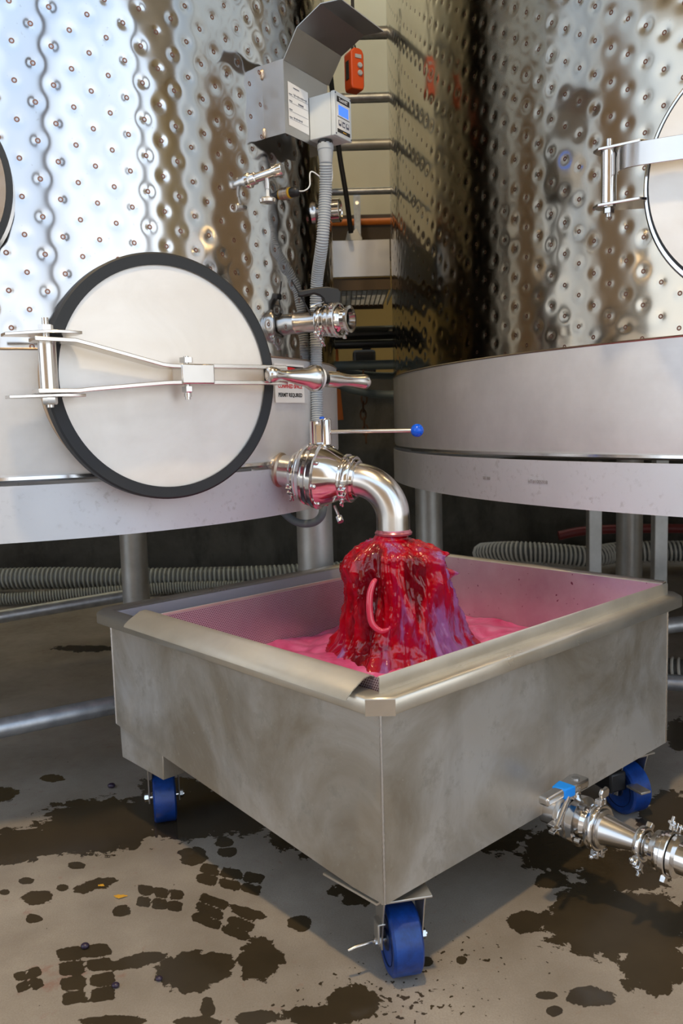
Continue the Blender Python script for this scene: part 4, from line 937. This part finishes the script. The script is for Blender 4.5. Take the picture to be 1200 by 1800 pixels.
# tri lobed thumb nut above the second clamp
tn = P0+DD*.112+Z*.055+W*.022
MB().tube([tn - Z*.03, tn], .0045, 12).prism([(-.012,.0), (-.016,.012), (-.010,.020), (.0,.018), (.010,.020), (.016,.012), (.012,.0)], tn, W, Z, U, .008).build('thumb_nut', M_satin, vlv, bevel=.002)
rd = thing('reducer_fitting', 'tapered stainless reducer clamped to the drain valve', 'fitting', P0+DD*.12)
MB().lathe([(0,.039), (.006,.039), (.008,.031), (.075,.0195), (.082,.0195), (.084,.026), (.090,.026)], P0+DD*.120, DD, 48).build('cone', M_satin, rd, smooth=30)
clamp(rd, P0+DD*.208, DD, .034, .014, 3.9)
hv = thing('hose_coupling', 'ribbed stainless hose coupling at the right frame edge beyond the reducer', 'coupling', P0+DD*.21)
MB().lathe([(0,.026), (.006,.026), (.008,.020), (.020,.020), (.022,.036), (.030,.037), (.032,.032), (.036,.032), (.038,.040), (.048,.040), (.050,.034), (.056,.034), (.058,.040), (.066,.040), (.07,.03), (.12,.03)], P0+DD*.212, DD, 48).build('coupling_body', M_pol, hv, smooth=28)
clamp(hv, P0+DD*.262, DD, .044, .012, 1.0)
hp2 = smooth_path([P0+DD*.32, P0+DD*.42-Z*.03, P0+DD*.6-Z*.12, P0+DD*.85+V(.1,.1,-.13)], 10)
MB().tube(hp2, .03, 20).build('hose_end', M_grey, hv)

# ------------------------------------------------------------------ background between and under the tanks
M_hose = mat('hose_wall', (.10,.105,.10), .45); M_ribg = mat('pale_hose_rib', (.36,.37,.33), .5); M_ribw = mat('white_hose_rib', (.62,.61,.56), .5); M_redh = mat('red_hose_rubber', (.16,.02,.02), .5)
def hose(name, pts, r, pitch, rr_, mrib, label, group=None):
    P = resample(smooth_path(pts, 12), pitch/10)
    o = MB().tube(resample(P, .02), r, 18).build(name, M_hose); tag(o, label, 'hose', group)
    hx = []; a, b_, _ = basis(P[1]-P[0])
    for i in range(len(P)-1):
        tt = P[i+1]-P[i]; tt /= np.linalg.norm(tt); a = a - tt*np.dot(a, tt); a /= np.linalg.norm(a); b_ = np.cross(tt, a)
        q = 2*pi*i/10; hx.append(P[i] + (a*cos(q)+b_*sin(q))*(r+rr_*.3))
    MB().tube(hx, rr_, 5).build('spiral_rib', mrib, o, smooth=80)
    return o
hose('suction_hose', [(-3.0,5.12,.075), (-1.9,5.05,.09), (-1.3,5.03,.072), (-.6,5.0,.07), (.1,5.1,.07), (.6,5.3,.07)], .06, .028, .0085, M_ribg, 'thick grey ribbed suction hose on the floor under the left tank')
hose('suction_hose', [(-2.6,4.6,.04), (-1.95,4.68,.04), (-1.5,4.78,.04), (-1.0,4.88,.04), (-.6,4.86,.04)], .03, .016, .005, M_ribg, 'thinner ribbed hose in front of the thick one at the left frame edge')
hose('suction_hose', [(1.0,5.62,.07), (.93,5.36,.12), (1.10,5.16,.155), (1.36,5.1,.14), (1.55,5.1,.12), (1.72,5.16,.13), (1.95,5.12,.14), (2.6,5.0,.14)], .06, .026, .008, M_ribw, 'pale ribbed hose looping behind the legs of the right tank')
hose('suction_hose', [(1.12,3.12,.04), (1.3,3.0,.04), (1.7,2.85,.04), (2.1,2.9,.04)], .038, .0225, .0065, M_ribw, 'short white ribbed hose on the floor at the right edge of the bin')
tag(MB().tube(smooth_path([(1.42,5.36,.22), (1.6,5.35,.25), (2.0,5.3,.26), (2.8,5.2,.24)], 8), .03, 14).build('red_hose', M_redh), 'dull red hose lying over the pale ribbed hose at right', 'hose')

def hpipe(z, r, m, label, y=4.2, x0=-.9, x1=.385, zz=None, nm='crossing_pipe', grp=None):
    return tag(MB().tube([(x0, y, z), (x1, y, z if zz is None else zz)], r, 20).build(nm, m), label, 'pipe', grp)
def zy(px_y, y): return 1 + (742-px_y)/1450*y
hpipe(2.86, .029, M_galv, 'topmost horizontal pipe between the tanks, touching the hood')
hpipe(2.563, .024, M_galv, 'pale horizontal pipe behind the orange pendant control')
hpipe(2.345, .027, M_legm, 'dark grey horizontal pipe level with the bottom of the controller')
hpipe(2.125, .017, M_galv, 'thin horizontal pipe between the tanks, lowest against the cream wall')
hpipe(1.455, .042, M_blpipe, 'thick black pipe between the tanks below the grating', y=4.4, x1=.465)
hpipe(1.395, .022, M_blpipe, 'thin black pipe just under the thick black pipe', y=4.3, x1=.425)
hpipe(1.288, .024, M_gypipe, 'straight grey pipe between the tanks below the black pipes', y=4.3, x1=.425)
tag(MB().tube(smooth_path([(-.8,4.5,1.33), (-.1,4.45,1.30), (.12,4.42,1.25), (.3,4.4,1.235), (.475,4.4,1.235)], 10), .018, 16).build('sagging_hose', M_gypipe), 'grey sagging hose just beneath the straight grey pipe', 'hose')
tag(MB().tube(smooth_path([(-.8,4.2,1.30), (-.1,4.2,1.21), (.06,4.2,1.165), (.2,4.2,1.135), (.38,4.2,1.13)], 10), .020, 16).build('sagging_hose', M_gypipe), 'lower grey hose sagging beside the tip of the door handle', 'hose')
op = hpipe(2.605, .026, M_orp, 'thin orange pipe across the gap above the steel tray', y=6.886, x0=-1.2, x1=1.4)
st_ = thing('strut_bracket', 'slotted galvanised strut bracket crossing the orange pipe', 'bracket', (.19,6.84,2.42))
MB().box((.193,6.85,2.605), (.052,.012,.40)).build('slotted_plate', M_galv, st_, bevel=.002)
MB().lathe([(0,.014),(.004,.014)], (.193,6.844,2.744), -Y, 20).build('bolt', M_bolt, st_)
MB().lathe([(0,.014),(.004,.014)], (.193,6.844,2.477), -Y, 20).build('bolt', M_bolt, st_)
cw = thing('catwalk', 'raised catwalk with a plain steel fascia and open grating between the tanks', 'catwalk', (-.3,4.1,1.6))
MB().box((-.36,3.88,1.742), (1.23,.012,.165)).build('fascia', M_sheet, cw, bevel=.002)
gr = MB()
for k in range(52): gr.box((-.975+.0245*k, 4.2, 1.63), (.004,.62,.028))
for k in range(13): gr.box((-.36, 3.92+.046*k, 1.63), (1.23,.005,.026))
gr.build('grating', M_galv, cw)
MB().box((-.36,4.52,1.63), (1.23,.02,.06)).box((-.36,3.895,1.63), (1.23,.012,.055)).build('edge_beam', M_beam, cw)
tag(MB().tube(smooth_path([(-.02,3.7,2.75), (.02,3.7,2.3), (.035,3.72,2.15), (.06,3.74,1.98), (.077,3.8,1.84)], 10), .011, 12).build('black_cable', M_black), 'black cable hanging behind the pipes down to the catwalk fascia', 'cable')
tag(MB().prism([(-.04,-.01), (-.025,.045), (-.005,.035), (.015,.055), (.028,.03), (.042,.01), (.04,-.012)], (.09,3.95,1.838), X, Z, Y, .02).build('cable_wrap', M_white, bevel=.004), 'crumpled white wrap at the foot of the hanging black cable', 'wrap')
# orange hanging control
pc = thing('pendant_control', 'orange push-button pendant control hanging in the gap beneath the hood', 'remote control', (.083,3.0,2.13))
ax_ = V(cos(.5), sin(.5), 0); ay_ = V(sin(.5), -cos(.5), 0)
body_ = MB().prism([(-.026,-.052), (-.022,-.066), (.022,-.066), (.026,-.052), (.026,.052), (.02,.066), (.008,.070), (-.012,.070), (-.026,.056)], (.086,3.0,2.203), ax_, Z, ay_, .05)
body_.build('housing', M_or, pc, bevel=.005, seg=3)
MB().lathe([(0,.010), (.02,.008)], (.086,3.0,2.268), Z, 16).build('cable_boot', M_blk, pc)
bpc = V(.086,3.0,2.203) + ay_*.0255
for z in (-.012, .013): MB().lathe([(0,.0095), (.003,.0095), (.006,.007)], bpc + ax_*.008 + Z*z, ay_, 20).build('push_button', M_grey, pc)
MB().box(bpc + ax_*.002 + Z*.042, (.024,.012,.004), (ax_, Z, ay_)).build('key_slot', M_grey, pc)
MB().box(V(.086,3.0,2.203) - ax_*.0265, (.003,.02,.06), (ax_, ay_, Z)).build('side_label', M_blk, pc)
MB().tube([(.086,3.0,2.285), (.088,3.02,3.0), (.088,3.02,4.5), (.088,3.02,5.21)], .006, 10).build('hanging_cable', M_black, pc)
# orange hanging strap and chain further back
tag(MB().prism([(-.022,0), (.008,0), (.016,-.25), (.028,-.40), (-.006,-.40)], (-.003,4.4,1.412), X, Z, Y, .012).build('orange_strap', M_orp, bevel=.003), 'bright orange strap hanging in the gap below the black pipes', 'strap')
ch_ = MB()
for k in range(9):
    cen = V(.132+.006*sin(k), 4.3, 1.236-.040*k); 
    q = X if k % 2 else Y
    ch_.tube([cen + q*.014*cos(a)*1.0 + Z*.027*sin(a) for a in np.linspace(0, 2*pi, 16, endpoint=False)], .0045, 8, closed=True)
ch_.build('rusty_chain', mat('rusted_iron', (.10,.05,.03), .8)); tag(bpy.data.objects['rusty_chain'], 'dark rusty chain hanging from the straight grey pipe', 'chain')
tag(MB().box((.19,5.95,1.40), (.16,.2,.20)).box((.21,5.95,1.53), (.07,.1,.06)).build('pump_housing', M_blk, bevel=.02), 'dark machine housing seen through the gap behind the grey pipe', 'machine')

# ------------------------------------------------------------------ debris on the floor
M_leaf = mat('yellow_leaf', (.75,.38,.03), .6); M_grape = mat('dark_grape_skin', (.03,.018,.04), .35)
def leaf(x, y, s, a, label):
    pts_ = []; 
    for k in range(14):
        q = 2*pi*k/14; r = s*(.55+.45*abs(cos(1.5*q+.4)))*(1 if k % 2 else .7); pts_.append((r*cos(q+a), .45*r*sin(q+a)))
    o = MB().prism(pts_, (x, y, .0035), X, Y, Z, .002).build('leaf_scrap', M_leaf); tag(o, label, 'leaf')
leaf(-.497, 1.67, .016, .6, 'larger yellow leaf scrap on the wet floor at left')
leaf(-.55, 1.715, .009, 1.6, 'smaller yellow leaf scrap just left of the larger one')
for i, (x, y, s, lb) in enumerate([(-.665,2.215,.009,'dark round grape on the wet floor left of the bin'), (-.43,1.385,.006,'dark grape skin lowest beside the block-shaped boot print'), (-.355,1.40,.0055,'dark grape skin right of the block-shaped boot print'), (-.52,1.50,.007,'dark shrivelled grape above the block-shaped boot print')]):
    tag(MB().sphere((x, y, s*.8), s, 16, 10, (1.2,1,.8)).build('grape', M_grape), lb, 'grape')
